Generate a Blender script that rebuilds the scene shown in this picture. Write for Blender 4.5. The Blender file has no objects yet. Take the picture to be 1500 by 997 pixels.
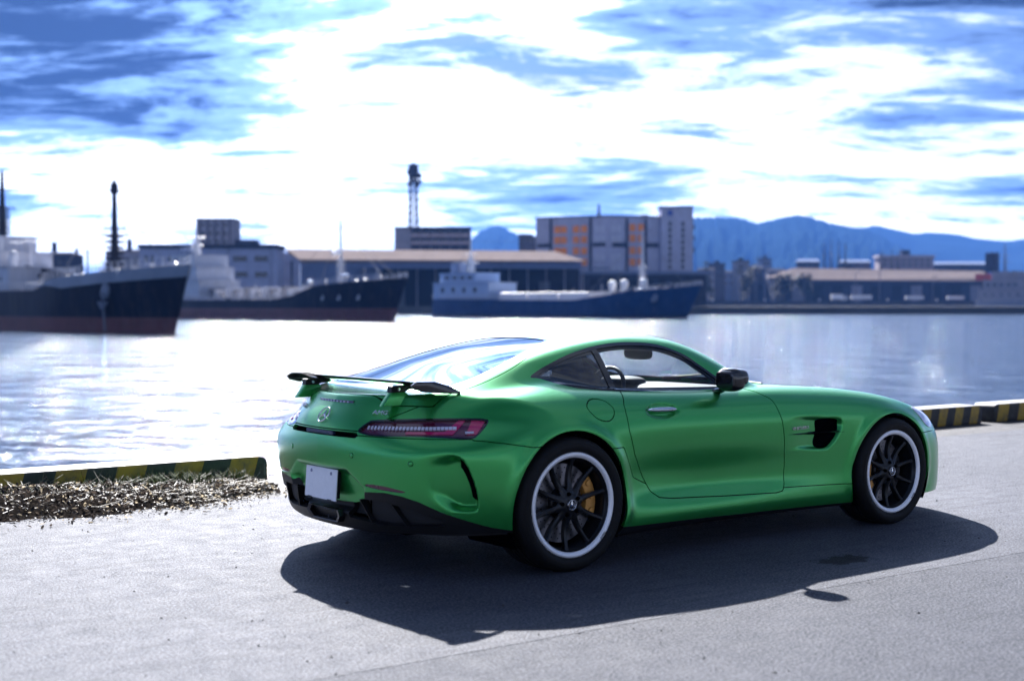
import bpy, bmesh, math, random
import numpy as np
from mathutils import Vector, Matrix
R = math.radians
sc = bpy.context.scene
COL = sc.collection
# ---------------------------------------------------------------- camera
cam = bpy.data.cameras.new('camera'); cam_o = bpy.data.objects.new('camera', cam); COL.objects.link(cam_o); sc.camera = cam_o
CAM = Vector((-5.9507, -6.5997, 1.3717)); YAW, PITCH = .924475, -.024347
FPX = 2069.24
cam.sensor_width = 36; cam.lens = 36*FPX/1500
FWD = Vector((math.cos(YAW)*math.cos(PITCH), math.sin(YAW)*math.cos(PITCH), math.sin(PITCH)))
cam_o.location = CAM; cam_o.rotation_euler = FWD.to_track_quat('-Z', 'Y').to_euler()
cam.clip_start = .1; cam.clip_end = 30000
cam.dof.use_dof = True; cam.dof.focus_distance = 8.6; cam.dof.aperture_fstop = 1.7
# ---------------------------------------------------------------- light
SUN_AZ, SUN_EL = 63., 35.           # azimuth from +x towards +y
sd = Vector((math.cos(R(SUN_AZ))*math.cos(R(SUN_EL)), math.sin(R(SUN_AZ))*math.cos(R(SUN_EL)), math.sin(R(SUN_EL))))
sun = bpy.data.lights.new('sun', 'SUN'); sun.energy = 5.0; sun.angle = R(.53); sun.color = (1, .965, .93)
sun_o = bpy.data.objects.new('sun', sun); COL.objects.link(sun_o); sun_o.rotation_euler = sd.to_track_quat('Z', 'Y').to_euler()
world = bpy.data.worlds.new('World'); sc.world = world; world.use_nodes = True
def build_world():
    nt = world.node_tree; nt.nodes.clear(); N = nt.nodes.new; L = nt.links.new
    out = N('ShaderNodeOutputWorld'); bg = N('ShaderNodeBackground'); L(bg.outputs[0], out.inputs[0])
    sky = N('ShaderNodeTexSky'); sky.sky_type = 'NISHITA'; sky.sun_disc = False
    sky.sun_elevation = R(SUN_EL); sky.sun_rotation = R(90-SUN_AZ); sky.air_density = 1.0; sky.dust_density = .6; sky.ozone_density = 4.0
    tc = N('ShaderNodeTexCoord'); sep = N('ShaderNodeSeparateXYZ'); L(tc.outputs['Generated'], sep.inputs[0])
    def math_(op, a, b=None, clamp=False):
        m = N('ShaderNodeMath'); m.operation = op; m.use_clamp = clamp
        for i, v in enumerate((a, b)):
            if v is None: continue
            if isinstance(v, (int, float)): m.inputs[i].default_value = v
            else: L(v, m.inputs[i])
        return m.outputs[0]
    # clouds lie on a sheet: direction divided by height
    zc = math_('ADD', math_('MAXIMUM', sep.outputs[2], 0.0), .11)
    comb = N('ShaderNodeCombineXYZ'); L(math_('DIVIDE', sep.outputs[0], zc), comb.inputs[0]); L(math_('DIVIDE', sep.outputs[1], zc), comb.inputs[1])
    rot = N('ShaderNodeMapping'); rot.inputs['Rotation'].default_value = (0, 0, -YAW); L(comb.outputs[0], rot.inputs[0])
    mp = N('ShaderNodeMapping'); mp.inputs['Location'].default_value = CLOUD_OFF; mp.inputs['Scale'].default_value = (1.15, .70, 1)
    L(rot.outputs[0], mp.inputs[0])
    def noise(sc_, det, rough, dist=.0, vec=mp.outputs[0]):
        n = N('ShaderNodeTexNoise'); n.inputs['Scale'].default_value = sc_; n.inputs['Detail'].default_value = det
        n.inputs['Roughness'].default_value = rough; n.inputs['Distortion'].default_value = dist; L(vec, n.inputs['Vector']); return n.outputs['Fac']
    def dens_at(vec):
        big = noise(.95, 11, .62, .45, vec); fine = noise(3.6, 9, .68, .8, vec)
        return math_('ADD', math_('MULTIPLY', big, .70), math_('MULTIPLY', fine, .30))
    sh = N('ShaderNodeVectorMath'); sh.operation = 'ADD'; L(mp.outputs[0], sh.inputs[0]); sh.inputs[1].default_value = (-.30, .04, 0)
    dens = dens_at(mp.outputs[0]); dens_s = dens_at(sh.outputs[0])      # the second one a step nearer to the sun
    def ramp(fac, stops):
        r = N('ShaderNodeValToRGB'); L(fac, r.inputs[0]); e = r.color_ramp.elements
        while len(e) < len(stops): e.new(.5)
        for el, (p, c) in zip(e, stops): el.position = p; el.color = (*c, 1) if len(c) == 3 else c
        r.color_ramp.interpolation = 'EASE'
        return r.outputs[0]
    cover = ramp(dens, [(.385, (.10, .10, .10)), (.47, (1, 1, 1))])
    lift = N('ShaderNodeMapRange'); L(sep.outputs[2], lift.inputs[0]); lift.inputs[1].default_value = .0; lift.inputs[2].default_value = .17; lift.inputs[3].default_value = -.055; lift.inputs[4].default_value = .022
    shade_ = math_('ADD', math_('ADD', math_('MULTIPLY', dens, .40), math_('MULTIPLY', dens_s, .60)), lift.outputs[0])
    tint = ramp(shade_, [(.425, (.97, 1.02, 1.14)), (.488, (.72, .85, 1.13)), (.538, (.15, .26, .55)), (.60, (.016, .034, .095))])
    # thin edges are white with light, thick middles are grey-blue
    bw = N('ShaderNodeRGBToBW'); L(sky.outputs[0], bw.inputs[0])
    lum = math_('MULTIPLY', bw.outputs[0], CLOUD_GAIN)
    lum = math_('ADD', lum, CLOUD_BASE)
    # thin cloud glows around the sun (forward scattering)
    nrm = N('ShaderNodeVectorMath'); nrm.operation = 'NORMALIZE'; L(tc.outputs['Generated'], nrm.inputs[0])
    dt = N('ShaderNodeVectorMath'); dt.operation = 'DOT_PRODUCT'; L(nrm.outputs[0], dt.inputs[0]); dt.inputs[1].default_value = tuple(sd)
    glow = math_('POWER', math_('MAXIMUM', dt.outputs['Value'], 0.0), 26.0)
    wide = math_('ADD', math_('MULTIPLY', math_('POWER', math_('MAXIMUM', dt.outputs['Value'], 0.0), 1.5), .25), .75)      # brightest towards the sun, dimmer behind us
    lum = math_('MULTIPLY', math_('MULTIPLY', lum, wide), math_('ADD', math_('MULTIPLY', glow, 8.0), 1.0))
    def mixc(f, a, b, mode='MIX'):
        m = N('ShaderNodeMix'); m.data_type = 'RGBA'; m.blend_type = mode
        for i, v in ((0, f), (6, a), (7, b)):
            if isinstance(v, (int, float)): m.inputs[i].default_value = v
            elif isinstance(v, tuple): m.inputs[i].default_value = (*v, 1)
            else: L(v, m.inputs[i])
        return m.outputs[2]
    cl = N('ShaderNodeVectorMath'); cl.operation = 'SCALE'; L(tint, cl.inputs[0]); L(lum, cl.inputs['Scale'])
    blue = mixc(1.0, sky.outputs[0], SKY_TINT, 'MULTIPLY')
    haze = ramp(sep.outputs[2], [(.0, (1, 1, 1)), (.085, (0, 0, 0))])
    cov = math_('MAXIMUM', cover, math_('MULTIPLY', haze, .75))
    L(mixc(cov, blue, cl.outputs[0]), bg.inputs[0]); bg.inputs[1].default_value = SKY_STR
CLOUD_OFF = (3.1, 1.7, 0); CLOUD_GAIN = .92; CLOUD_BASE = 1.6; SKY_TINT = (.045, .15, .46); SKY_STR = .05
build_world()
vs = sc.view_settings; vs.view_transform = 'Standard'; vs.look = 'None'; vs.gamma = 1; vs.use_curve_mapping = False; vs.exposure = 2.25
sc.cycles.use_denoising = True; sc.cycles.max_bounces = 7; sc.cycles.volume_bounces = 0; sc.cycles.transparent_max_bounces = 16
sc.cycles.sample_clamp_indirect = 6; sc.cycles.caustics_reflective = False; sc.cycles.caustics_refractive = False
# ---------------------------------------------------------------- helpers
def P(mat): return next(n for n in mat.node_tree.nodes if n.type == 'BSDF_PRINCIPLED')
MATS = {}
def mat(name, col=(.5, .5, .5), rough=.5, metal=0., spec=.5, coat=0., noise=0., nscale=8., bump=0., bscale=60., emit=None, col2=None):
    """one Principled material; noise mixes towards col2 (or a darker tone) in an uneven pattern"""
    if name in MATS: return MATS[name]
    m = bpy.data.materials.new(name); m.use_nodes = True; nt = m.node_tree; b = P(m)
    b.inputs['Base Color'].default_value = (*col, 1); b.inputs['Roughness'].default_value = rough; b.inputs['Metallic'].default_value = metal
    b.inputs['Specular IOR Level'].default_value = spec; b.inputs['Coat Weight'].default_value = coat
    N = nt.nodes.new; L = nt.links.new
    if noise or bump:
        tc = N('ShaderNodeTexCoord')
    if noise:
        n = N('ShaderNodeTexNoise'); n.inputs['Scale'].default_value = nscale; n.inputs['Detail'].default_value = 7; n.inputs['Roughness'].default_value = .65
        L(tc.outputs['Object'], n.inputs['Vector'])
        mx = N('ShaderNodeMix'); mx.data_type = 'RGBA'; c2 = col2 or tuple(c*(1-noise) for c in col)
        mx.inputs[6].default_value = (*col, 1); mx.inputs[7].default_value = (*c2, 1)
        rm = N('ShaderNodeMapRange'); rm.inputs[1].default_value = .35; rm.inputs[2].default_value = .65
        L(n.outputs[0], rm.inputs[0]); L(rm.outputs[0], mx.inputs[0]); L(mx.outputs[2], b.inputs['Base Color'])
    if bump:
        n2 = N('ShaderNodeTexNoise'); n2.inputs['Scale'].default_value = bscale; n2.inputs['Detail'].default_value = 5; L(tc.outputs['Object'], n2.inputs['Vector'])
        bp_ = N('ShaderNodeBump'); bp_.inputs['Strength'].default_value = bump; bp_.inputs['Distance'].default_value = .02; L(n2.outputs[0], bp_.inputs['Height']); L(bp_.outputs[0], b.inputs['Normal'])
    if emit: b.inputs['Emission Color'].default_value = (*emit[:3], 1); b.inputs['Emission Strength'].default_value = emit[3]
    MATS[name] = m; return m
def link(o, parent=None):
    COL.objects.link(o)
    if parent is not None: o.parent = parent
    return o
def mesh_obj(name, V, F, m, parent=None, smooth=False, normals=None, loc=None):
    me = bpy.data.meshes.new(name); me.from_pydata([tuple(map(float, v)) for v in V], [], [list(map(int, f)) for f in F]); me.update()
    if m is not None: me.materials.append(m)
    if smooth or normals is not None: me.polygons.foreach_set('use_smooth', [True]*len(me.polygons))
    if normals is not None: me.normals_split_custom_set_from_vertices([tuple(map(float, n)) for n in normals])
    o = bpy.data.objects.new(name, me)
    if loc is not None: o.location = loc
    return link(o, parent)
def tag(o, label=None, cat=None, group=None, kind=None):
    for k, v in (('label', label), ('category', cat), ('group', group), ('kind', kind)):
        if v: o[k] = v
    return o
def thing(name, label, cat, loc=(0, 0, 0), rz=0, group=None):
    o = bpy.data.objects.new(name, None); o.location = loc; o.rotation_euler = (0, 0, rz); o.empty_display_size = .2; link(o)
    return tag(o, label, cat, group)
class MB:
    """collects simple solids into one mesh"""
    def __init__(s): s.V = []; s.F = []
    def add(s, V, F):
        n = len(s.V); s.V += [tuple(v) for v in V]; s.F += [[i+n for i in f] for f in F]; return s
    def box(s, x0, x1, y0, y1, z0, z1, M=None):
        V = [(x, y, z) for z in (z0, z1) for y in (y0, y1) for x in (x0, x1)]
        if M is not None: V = [M @ Vector(v) for v in V]
        return s.add(V, [(0, 2, 3, 1), (4, 5, 7, 6), (0, 1, 5, 4), (2, 6, 7, 3), (0, 4, 6, 2), (1, 3, 7, 5)])
    def bar(s, a, b, r, n=6, r2=None):
        a, b = Vector(a), Vector(b); d = (b-a).normalized(); u = d.orthogonal().normalized(); w = d.cross(u); r2 = r if r2 is None else r2
        V = [a+(u*math.cos(t)+w*math.sin(t))*r for t in [2*math.pi*i/n for i in range(n)]]+[b+(u*math.cos(t)+w*math.sin(t))*r2 for t in [2*math.pi*i/n for i in range(n)]]
        return s.add(V, [(i, (i+1) % n, n+(i+1) % n, n+i) for i in range(n)]+[tuple(range(n))[::-1], tuple(range(n, 2*n))])
    def prism(s, poly, d, M=None):
        """polygon in xy pushed along z by d"""
        n = len(poly); V = [Vector((*p, 0)) for p in poly]+[Vector((*p, d)) for p in poly]
        if M is not None: V = [M @ v for v in V]
        return s.add(V, [tuple(range(n))[::-1], tuple(range(n, 2*n))]+[(i, (i+1) % n, n+(i+1) % n, n+i) for i in range(n)])
    def lathe(s, prof, n=64, M=None, caps=False):
        """profile (radius, height) turned about z"""
        k = len(prof); V = []
        for i in range(n):
            t = 2*math.pi*i/n
            V += [Vector((r*math.cos(t), r*math.sin(t), h)) for r, h in prof]
        if M is not None: V = [M @ v for v in V]
        F = [(i*k+j, ((i+1) % n)*k+j, ((i+1) % n)*k+j+1, i*k+j+1) for i in range(n) for j in range(k-1)]
        return s.add(V, F)
    def build(s, name, m, parent=None, smooth=False, bevel=0, seg=2, auto=None):
        o = mesh_obj(name, s.V, s.F, m, parent, smooth)
        if bevel or auto:
            bm = bmesh.new(); bm.from_mesh(o.data); bmesh.ops.recalc_face_normals(bm, faces=bm.faces)
            if bevel: bmesh.ops.bevel(bm, geom=list(bm.edges), offset=bevel, segments=seg, affect='EDGES', profile=.6, clamp_overlap=True)
            bm.to_mesh(o.data); bm.free()
        if auto: shade(o, auto)
        return o
def shade(o, ang=35):
    me = o.data; me.polygons.foreach_set('use_smooth', [True]*len(me.polygons))
    bm = bmesh.new(); bm.from_mesh(me)
    for e in bm.edges: e.smooth = not (len(e.link_faces) == 2 and e.calc_face_angle(0) > R(ang))
    bm.to_mesh(me); bm.free()
def copy_tree(o, parent=None):
    c = o.copy(); COL.objects.link(c); c.parent = parent
    for ch in list(o.children): copy_tree(ch, c)
    return c
_font_cache = {}
def text(body, size, M, m, name, parent=None, depth=.002, sx=1.0, shear=0):
    cu = bpy.data.curves.new('text', 'FONT'); cu.body = body; cu.size = size; cu.extrude = depth; cu.align_x = 'CENTER'; cu.align_y = 'CENTER'; cu.resolution_u = 3; cu.shear = shear
    t = bpy.data.objects.new('text', cu); COL.objects.link(t); dg = bpy.context.evaluated_depsgraph_get(); me = bpy.data.meshes.new_from_object(t.evaluated_get(dg))
    bpy.data.objects.remove(t); bpy.data.curves.remove(cu)
    me.transform(Matrix.Diagonal((sx, 1, 1, 1))); me.transform(M); me.materials.clear(); me.materials.append(m)
    o = bpy.data.objects.new(name, me); return link(o, parent)
def frame_n(p, n):
    """matrix lying on a surface: z along n, y as upright as can be"""
    n = Vector(n).normalized(); r = Vector((0, 0, 1)).cross(n).normalized(); u = n.cross(r)
    M = Matrix((r, u, n)).transposed().to_4x4(); M.translation = Vector(p); return M
def frame(p, right, up):
    """matrix whose x, y are right and up and whose z is their cross product"""
    r = Vector(right).normalized(); u = Vector(up); u = (u-r*u.dot(r)).normalized(); n = r.cross(u)
    M = Matrix((r, u, n)).transposed().to_4x4(); M.translation = Vector(p); return M
# ---------------------------------------------------------------- car surface: numpy field F(x,y,z) < 0 inside
import numpy as np
def _blur(T, s, ax):
    n = int(max(1, round(3*s)));  k = np.exp(-.5*(np.arange(-n, n+1)/s)**2); k /= k.sum()
    T = np.moveaxis(T, ax, 0)
    pre = T[0]+(T[1]-T[0])*np.arange(-n, 0)[:, None]; post = T[-1]+(T[-1]-T[-2])*np.arange(1, n+1)[:, None]
    P = np.concatenate([pre, T, post]); out = sum(w*P[i:i+len(T)] for i, w in enumerate(k))
    return np.moveaxis(out, 0, ax)
class Tab:
    """smooth table of two variables: linear through the knots, then blurred"""
    R = .005
    def __init__(s, us, vs, T, su, sv):
        us, vs, T = map(lambda a: np.asarray(a, float), (us, vs, T))
        s.u0, s.v0 = us[0], vs[0]
        U = np.arange(us[0], us[-1]+1e-9, s.R); V = np.arange(vs[0], vs[-1]+1e-9, s.R)
        A = np.stack([np.interp(U, us, T[:, j]) for j in range(len(vs))], 1)
        A = np.stack([np.interp(V, vs, A[i]) for i in range(len(U))], 0)
        s.A = _blur(_blur(A, su/s.R, 0), sv/s.R, 1)
    def __call__(s, u, v):
        A = s.A
        fu = np.clip((u-s.u0)/s.R, 0, A.shape[0]-1.001); fv = np.clip((v-s.v0)/s.R, 0, A.shape[1]-1.001)
        i = fu.astype(int); j = fv.astype(int); fu = fu-i; fv = fv-j
        return (A[i, j]*(1-fu)+A[i+1, j]*fu)*(1-fv)+(A[i, j+1]*(1-fu)+A[i+1, j+1]*fu)*fv
class Tab1(Tab):
    def __init__(s, us, T, su):
        Tab.__init__(s, us, [0, 1], np.stack([T, T], 1), su, .01)
    def __call__(s, u): return Tab.__call__(s, u, np.asarray(.5))
def smax(a, b, k): return np.maximum(a, b)+np.maximum(k-np.abs(a-b), 0)**2/(4*k)
def smin(a, b, k): return -smax(-a, -b, k)
def sstep(a, b, x):
    t = np.clip((x-a)/(b-a), 0, 1); return t*t*(3-2*t)
def poly_sd(P, u, v):
    """signed distance to polygon P (negative inside)"""
    P = np.asarray(P, float); n = len(P); d = np.full(np.broadcast(u, v).shape, 1e9); ins = np.zeros(d.shape, bool)
    for i in range(n):
        a, b = P[i], P[(i+1) % n]; e = b-a; L = (e@e)+1e-12
        t = np.clip(((u-a[0])*e[0]+(v-a[1])*e[1])/L, 0, 1)
        d = np.minimum(d, (u-a[0]-t*e[0])**2+(v-a[1]-t*e[1])**2)
        c = (a[1] > v) != (b[1] > v)
        with np.errstate(divide='ignore', invalid='ignore'):
            xi = a[0]+(v-a[1])*e[0]/(e[1] if e[1] else 1e-12)
        ins ^= c & (u < xi)
    d = np.sqrt(d); return np.where(ins, -d, d)
def smooth_poly(P, n=6):
    """closed Catmull-Rom through the points"""
    P = np.asarray(P, float); m = len(P); out = []
    for i in range(m):
        p0, p1, p2, p3 = P[i-1], P[i], P[(i+1) % m], P[(i+2) % m]
        for k in range(n):
            t = k/n
            out.append(.5*((2*p1)+(-p0+p2)*t+(2*p0-5*p1+4*p2-p3)*t*t+(-p0+3*p1-3*p2+p3)*t**3))
    return np.array(out)

XS = [-2.4, -2.1, -1.85, -1.6, -1.315, -1.0, -.7, -.35, 0, .35, .7, 1.0, 1.315, 1.6, 1.85, 2.1, 2.4]
ZK = [.05, .1, .2, .28, .36, .46, .58, .70, .80, .88, .96, 1.1]
WT = Tab(XS, ZK, [
 [.78, .80, .85, .88, .90, .915, .915, .90, .87, .81, .74, .60],
 [.80, .82, .87, .90, .93, .945, .945, .93, .90, .84, .77, .62],
 [.83, .85, .90, .93, .955, .97, .972, .96, .935, .88, .81, .65],
 [.88, .90, .945, .965, .98, .99, .992, .975, .945, .895, .82, .66],
 [.93, .95, .98, .99, .997, 1.0, 1.0, .985, .955, .90, .82, .66],
 [.90, .93, .97, .97, .96, .955, .965, .965, .945, .895, .82, .66],
 [.84, .89, .955, .95, .915, .91, .935, .950, .932, .88, .81, .65],
 [.80, .84, .935, .925, .885, .892, .922, .938, .918, .87, .80, .65],
 [.80, .84, .925, .915, .882, .89, .92, .934, .912, .865, .79, .64],
 [.80, .84, .915, .91, .888, .897, .922, .934, .91, .86, .78, .63],
 [.82, .85, .915, .912, .90, .91, .93, .938, .91, .85, .77, .62],
 [.85, .88, .925, .93, .93, .94, .952, .95, .92, .85, .76, .60],
 [.90, .92, .95, .96, .967, .972, .972, .96, .92, .84, .74, .58],
 [.88, .90, .925, .94, .95, .955, .952, .93, .88, .80, .70, .54],
 [.84, .86, .885, .90, .915, .92, .91, .88, .83, .75, .66, .50],
 [.78, .80, .83, .85, .86, .865, .85, .81, .76, .68, .60, .45],
 [.70, .72, .75, .77, .78, .78, .76, .72, .67, .60, .52, .38]], .09, .028)
AK = [0, .3, .55, .72, .85, 1.0, 1.1]
HT = Tab(XS, AK, [
 [.845, .845, .835, .82, .79, .74, .70],
 [.880, .880, .870, .855, .83, .78, .74],
 [.905, .905, .905, .900, .88, .83, .79],
 [.915, .915, .925, .925, .905, .87, .83],
 [.915, .915, .935, .942, .93, .89, .85],
 [.905, .905, .92, .935, .925, .89, .85],
 [.89, .89, .90, .912, .907, .875, .84],
 [.88, .88, .885, .895, .893, .865, .83],
 [.87, .87, .88, .887, .887, .865, .83],
 [.88, .88, .88, .887, .887, .86, .82],
 [.878, .878, .878, .878, .868, .835, .80],
 [.85, .852, .857, .860, .848, .80, .76],
 [.808, .81, .818, .825, .81, .765, .72],
 [.752, .756, .762, .768, .748, .695, .65],
 [.682, .686, .69, .688, .657, .60, .55],
 [.585, .585, .58, .56, .525, .47, .42],
 [.42, .42, .41, .38, .33, .26, .2]], .085, .05)
GX = [-2.5, -2.1, -1.8, -1.5, -1.2, -.9, -.6, -.3, -.15, 0, .12, .3, .6, .9, 1.3]
WB = Tab1(GX, [.48, .56, .625, .68, .72, .748, .762, .768, .768, .766, .762, .752, .73, .70, .66], .12)
HG0 = Tab1(GX, [.70, .862, .968, 1.064, 1.148, 1.20, 1.225, 1.222, 1.203, 1.172, 1.137, 1.072, .94, .79, .58], .09)
HGC = Tab1(GX, [.12, .12, .12, .12, .11, .10, .09, .11, .15, .22, .28, .33, .36, .34, .30], .09)
PA = [0, .1, .2, .3, .4, .5, .6, .68, .75, .82, .88, .94, 1.0, 1.15]
def RPF(a, z): return -2.265+(.083+.105*float(sstep(.66, .79, z)))*(a/.6)**2.3+2.2*max(a-.68, 0)**2
RZ = [.0, .1, .2, .3, .45, .55, .65, .72, .79, .875, .95, 1.05]
RO = [.2, .15, .09, .045, .012, .0, -.004, .0, .038, .115, .15, .22]
RT = Tab(PA, RZ, [[RPF(a, z)+o for z, o in zip(RZ, RO)] for a in PA], .09, .025)
FP = np.interp(PA, [0, .2, .4, .6, .75, .88, 1.0, 1.15], [2.25, 2.235, 2.2, 2.13, 2.05, 1.9, 1.62, 1.2])
FZ = [0., .1, .2, .3, .45, .55, .65, .8, 1.0]
FO = [-.06, -.03, 0, .0, -.0, -.03, -.09, -.25, -.5]
FT = Tab(PA, FZ, [[p+o for o in FO] for p in FP], .05, .03)
RW, FW = (-1.315, .345), (1.315, .332)      # wheel centres in side view
RA, FA = .385, .368                          # arch radii
def field(x, y, z, feat=True):
    a = np.sqrt(y*y+1e-6)
    w = WT(x, z)
    rr = np.hypot(x-RW[0], z-RW[1]); rf = np.hypot(x-FW[0], z-FW[1])
    w = w+.016*np.exp(-((rr-.40)/.035)**2)*sstep(.1, .3, z)+.014*np.exp(-((rf-.385)/.035)**2)*sstep(.1, .3, z)
    if feat:
        # fender vent recess behind the front wheel, door handle cup, crease along the door
        w = w-.035*sstep(.0, -.022, VENT_SD(x, z))*sstep(.36, .72, x)
        w = w-.020*sstep(.004, -.02, ((x+.632)/.13)**2*.05+((z-.797)/.04)**2*.05-.05)
    side = a-w
    h = HT(x, a)
    h = h+.022*np.exp(-((x-RT(a, .87+0*a)-.012)/.03)**2)*sstep(.62, .5, a)      # lip of the tail
    top = z-h
    k = .11
    f = smax(side, top, k)
    wg = WB(x)-.50*np.maximum(z-.88, -.03)-.35*np.maximum(z-.88, 0)**2
    g = smax((a-wg)*.88, (z-(HG0(x)-HGC(x)*a*a))*.93, .075)
    g = np.maximum(g, .78-z)
    f = smin(f, g, .02+.11*sstep(-.9, -1.35, x))
    rear = RT(a, z)-x
    cut = REARCUT(a, z, x) if feat else 0
    rear = rear+cut
    f = smax(f, rear, .03+.07*sstep(.5, .75, a))
    f = smax(f, x-FT(a, z), .09)
    return smax(f, .14-z, .03)
class PolyTab(Tab):
    R = .004
    def __init__(s, P, m=.08):
        P = np.asarray(P, float); lo = P.min(0)-m; hi = P.max(0)+m; s.u0, s.v0 = lo
        U = np.arange(lo[0], hi[0], s.R); V = np.arange(lo[1], hi[1], s.R); s.A = poly_sd(P, U[:, None]+0*V[None], V[None]+0*U[:, None])
VENT = smooth_poly([(.36, .705), (.7, .70), (.815, .692), (.85, .655), (.83, .60), (.79, .55), (.735, .507), (.64, .505), (.5, .515), (.36, .53)], 4)
VENT_SD = PolyTab(VENT)
RECESS = [(-.385, .44), (-.255, .525), (.255, .525), (.385, .44), (.35, .30), (-.35, .30)]
SCOOP = smooth_poly([(-1.40, .60), (-1.17, .628), (-1.07, .611), (-1.011, .546), (-.969, .45), (-.961, .384), (-.986, .358), (-1.115, .362), (-1.237, .40), (-1.38, .47)], 5)
RECESS_SD = PolyTab(RECESS); SCOOP_SD = PolyTab(SCOOP)
def REARCUT(a, z, x):
    d = x+a
    r = .045*sstep(.012, -.03, RECESS_SD(a, z))
    m = sstep(-1.45, -1.02, d)
    return r+.10*m*m*sstep(.006, -.016, SCOOP_SD(d, z)/(1+2.2*sstep(-1.06, -1.2, d)))
def _bis(fn, t0, t1, n=240):
    t = np.linspace(t0, t1, n); f = fn(t); i = np.argmax(f < 0)
    lo, hi = t[i-1], t[i]
    for _ in range(30):
        m = .5*(lo+hi)
        if fn(np.array([m]))[0] < 0: hi = m
        else: lo = m
    return hi
def on_side(x, z, feat=True):
    a = _bis(lambda t: field(x+0*t, t, z+0*t, feat), 1.2, .3); return np.array([x, -a, z])
def on_diag(d, z, feat=True):
    a = _bis(lambda t: field(d-t, t, z+0*t, feat), 1.25, .05, 400); return np.array([d-a, -a, z])
def on_rear(y, z, feat=True):
    x = _bis(lambda t: field(t, y+0*t, z+0*t, feat), -2.6, -1.5); return np.array([x, y, z])
def on_top(x, y, feat=True):
    z = _bis(lambda t: field(x+0*t, y+0*t, t, feat), 1.4, .4); return np.array([x, y, z])
def normal_at(P, feat=False):
    e = .006; g = [float((field(*(np.array([c]) for c in P+e*np.eye(3)[i]), feat)-field(*(np.array([c]) for c in P-e*np.eye(3)[i]), feat))[0]) for i in range(3)]
    g = np.array(g); return g/np.linalg.norm(g)
def surface_nets(fn, lo, hi, h):
    n = [int(round((hi[i]-lo[i])/h))+1 for i in range(3)]
    X = [lo[i]+h*np.arange(n[i]) for i in range(3)]
    G = fn(X[0][:, None, None], X[1][None, :, None], X[2][None, None, :]).astype(np.float32)
    S = G < 0
    c = np.zeros([m-1 for m in n], np.uint8)
    for dx in (0, 1):
        for dy in (0, 1):
            for dz in (0, 1): c += S[dx:n[0]-1+dx, dy:n[1]-1+dy, dz:n[2]-1+dz]
    m = (c > 0) & (c < 8); idx = np.full(c.shape, -1, np.int64); I = np.argwhere(m); idx[m] = np.arange(len(I))
    V = np.zeros((len(I), 3)); cnt = np.zeros(len(I))
    corners = [(a, b, d) for a in (0, 1) for b in (0, 1) for d in (0, 1)]
    for p in corners:
        for ax in range(3):
            if p[ax]: continue
            q = list(p); q[ax] = 1
            g0 = G[I[:, 0]+p[0], I[:, 1]+p[1], I[:, 2]+p[2]]; g1 = G[I[:, 0]+q[0], I[:, 1]+q[1], I[:, 2]+q[2]]
            s = (g0 < 0) != (g1 < 0); t = np.where(s, g0/np.where(s, g0-g1, 1), 0)
            P = np.tile(np.array(p, float), (len(I), 1)); P[:, ax] += t
            V += P*s[:, None]; cnt += s
    V = (I+V/cnt[:, None])*h+np.array(lo)
    Q = []
    for ax in range(3):
        b, d = (ax+1) % 3, (ax+2) % 3
        sl0 = [slice(None)]*3; sl1 = [slice(None)]*3; sl0[ax] = slice(0, -1); sl1[ax] = slice(1, None)
        s0 = S[tuple(sl0)]; s1 = S[tuple(sl1)]
        for flip in (0, 1):
            E = np.argwhere((s0 & ~s1) if not flip else (~s0 & s1))
            E = E[(E[:, b] > 0) & (E[:, d] > 0) & (E[:, b] < n[b]-1) & (E[:, d] < n[d]-1)]
            def at(i, j):
                k = E.copy(); k[:, b] -= i; k[:, d] -= j; return idx[k[:, 0], k[:, 1], k[:, 2]]
            q = np.stack([at(1, 1), at(0, 1), at(0, 0), at(1, 0)], 1)
            Q.append(q[:, ::-1] if flip else q)
    return V, np.concatenate(Q)
def grad(fn, V, e=.008):
    g = np.stack([fn(V[:, 0]+(e if i == 0 else 0), V[:, 1]+(e if i == 1 else 0), V[:, 2]+(e if i == 2 else 0))
                 - fn(V[:, 0]-(e if i == 0 else 0), V[:, 1]-(e if i == 1 else 0), V[:, 2]-(e if i == 2 else 0)) for i in range(3)], 1)/(2*e)
    return g
def project(fn, V, h, it=4):
    V = V.copy()
    for _ in range(it):
        g = grad(fn, V, .003); f = fn(V[:, 0], V[:, 1], V[:, 2])
        st = g*(f/np.maximum((g*g).sum(1), .2))[:, None]
        L = np.linalg.norm(st, axis=1); V -= st*np.minimum(1, .6*h/np.maximum(L, 1e-9))[:, None]
    return V
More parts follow.
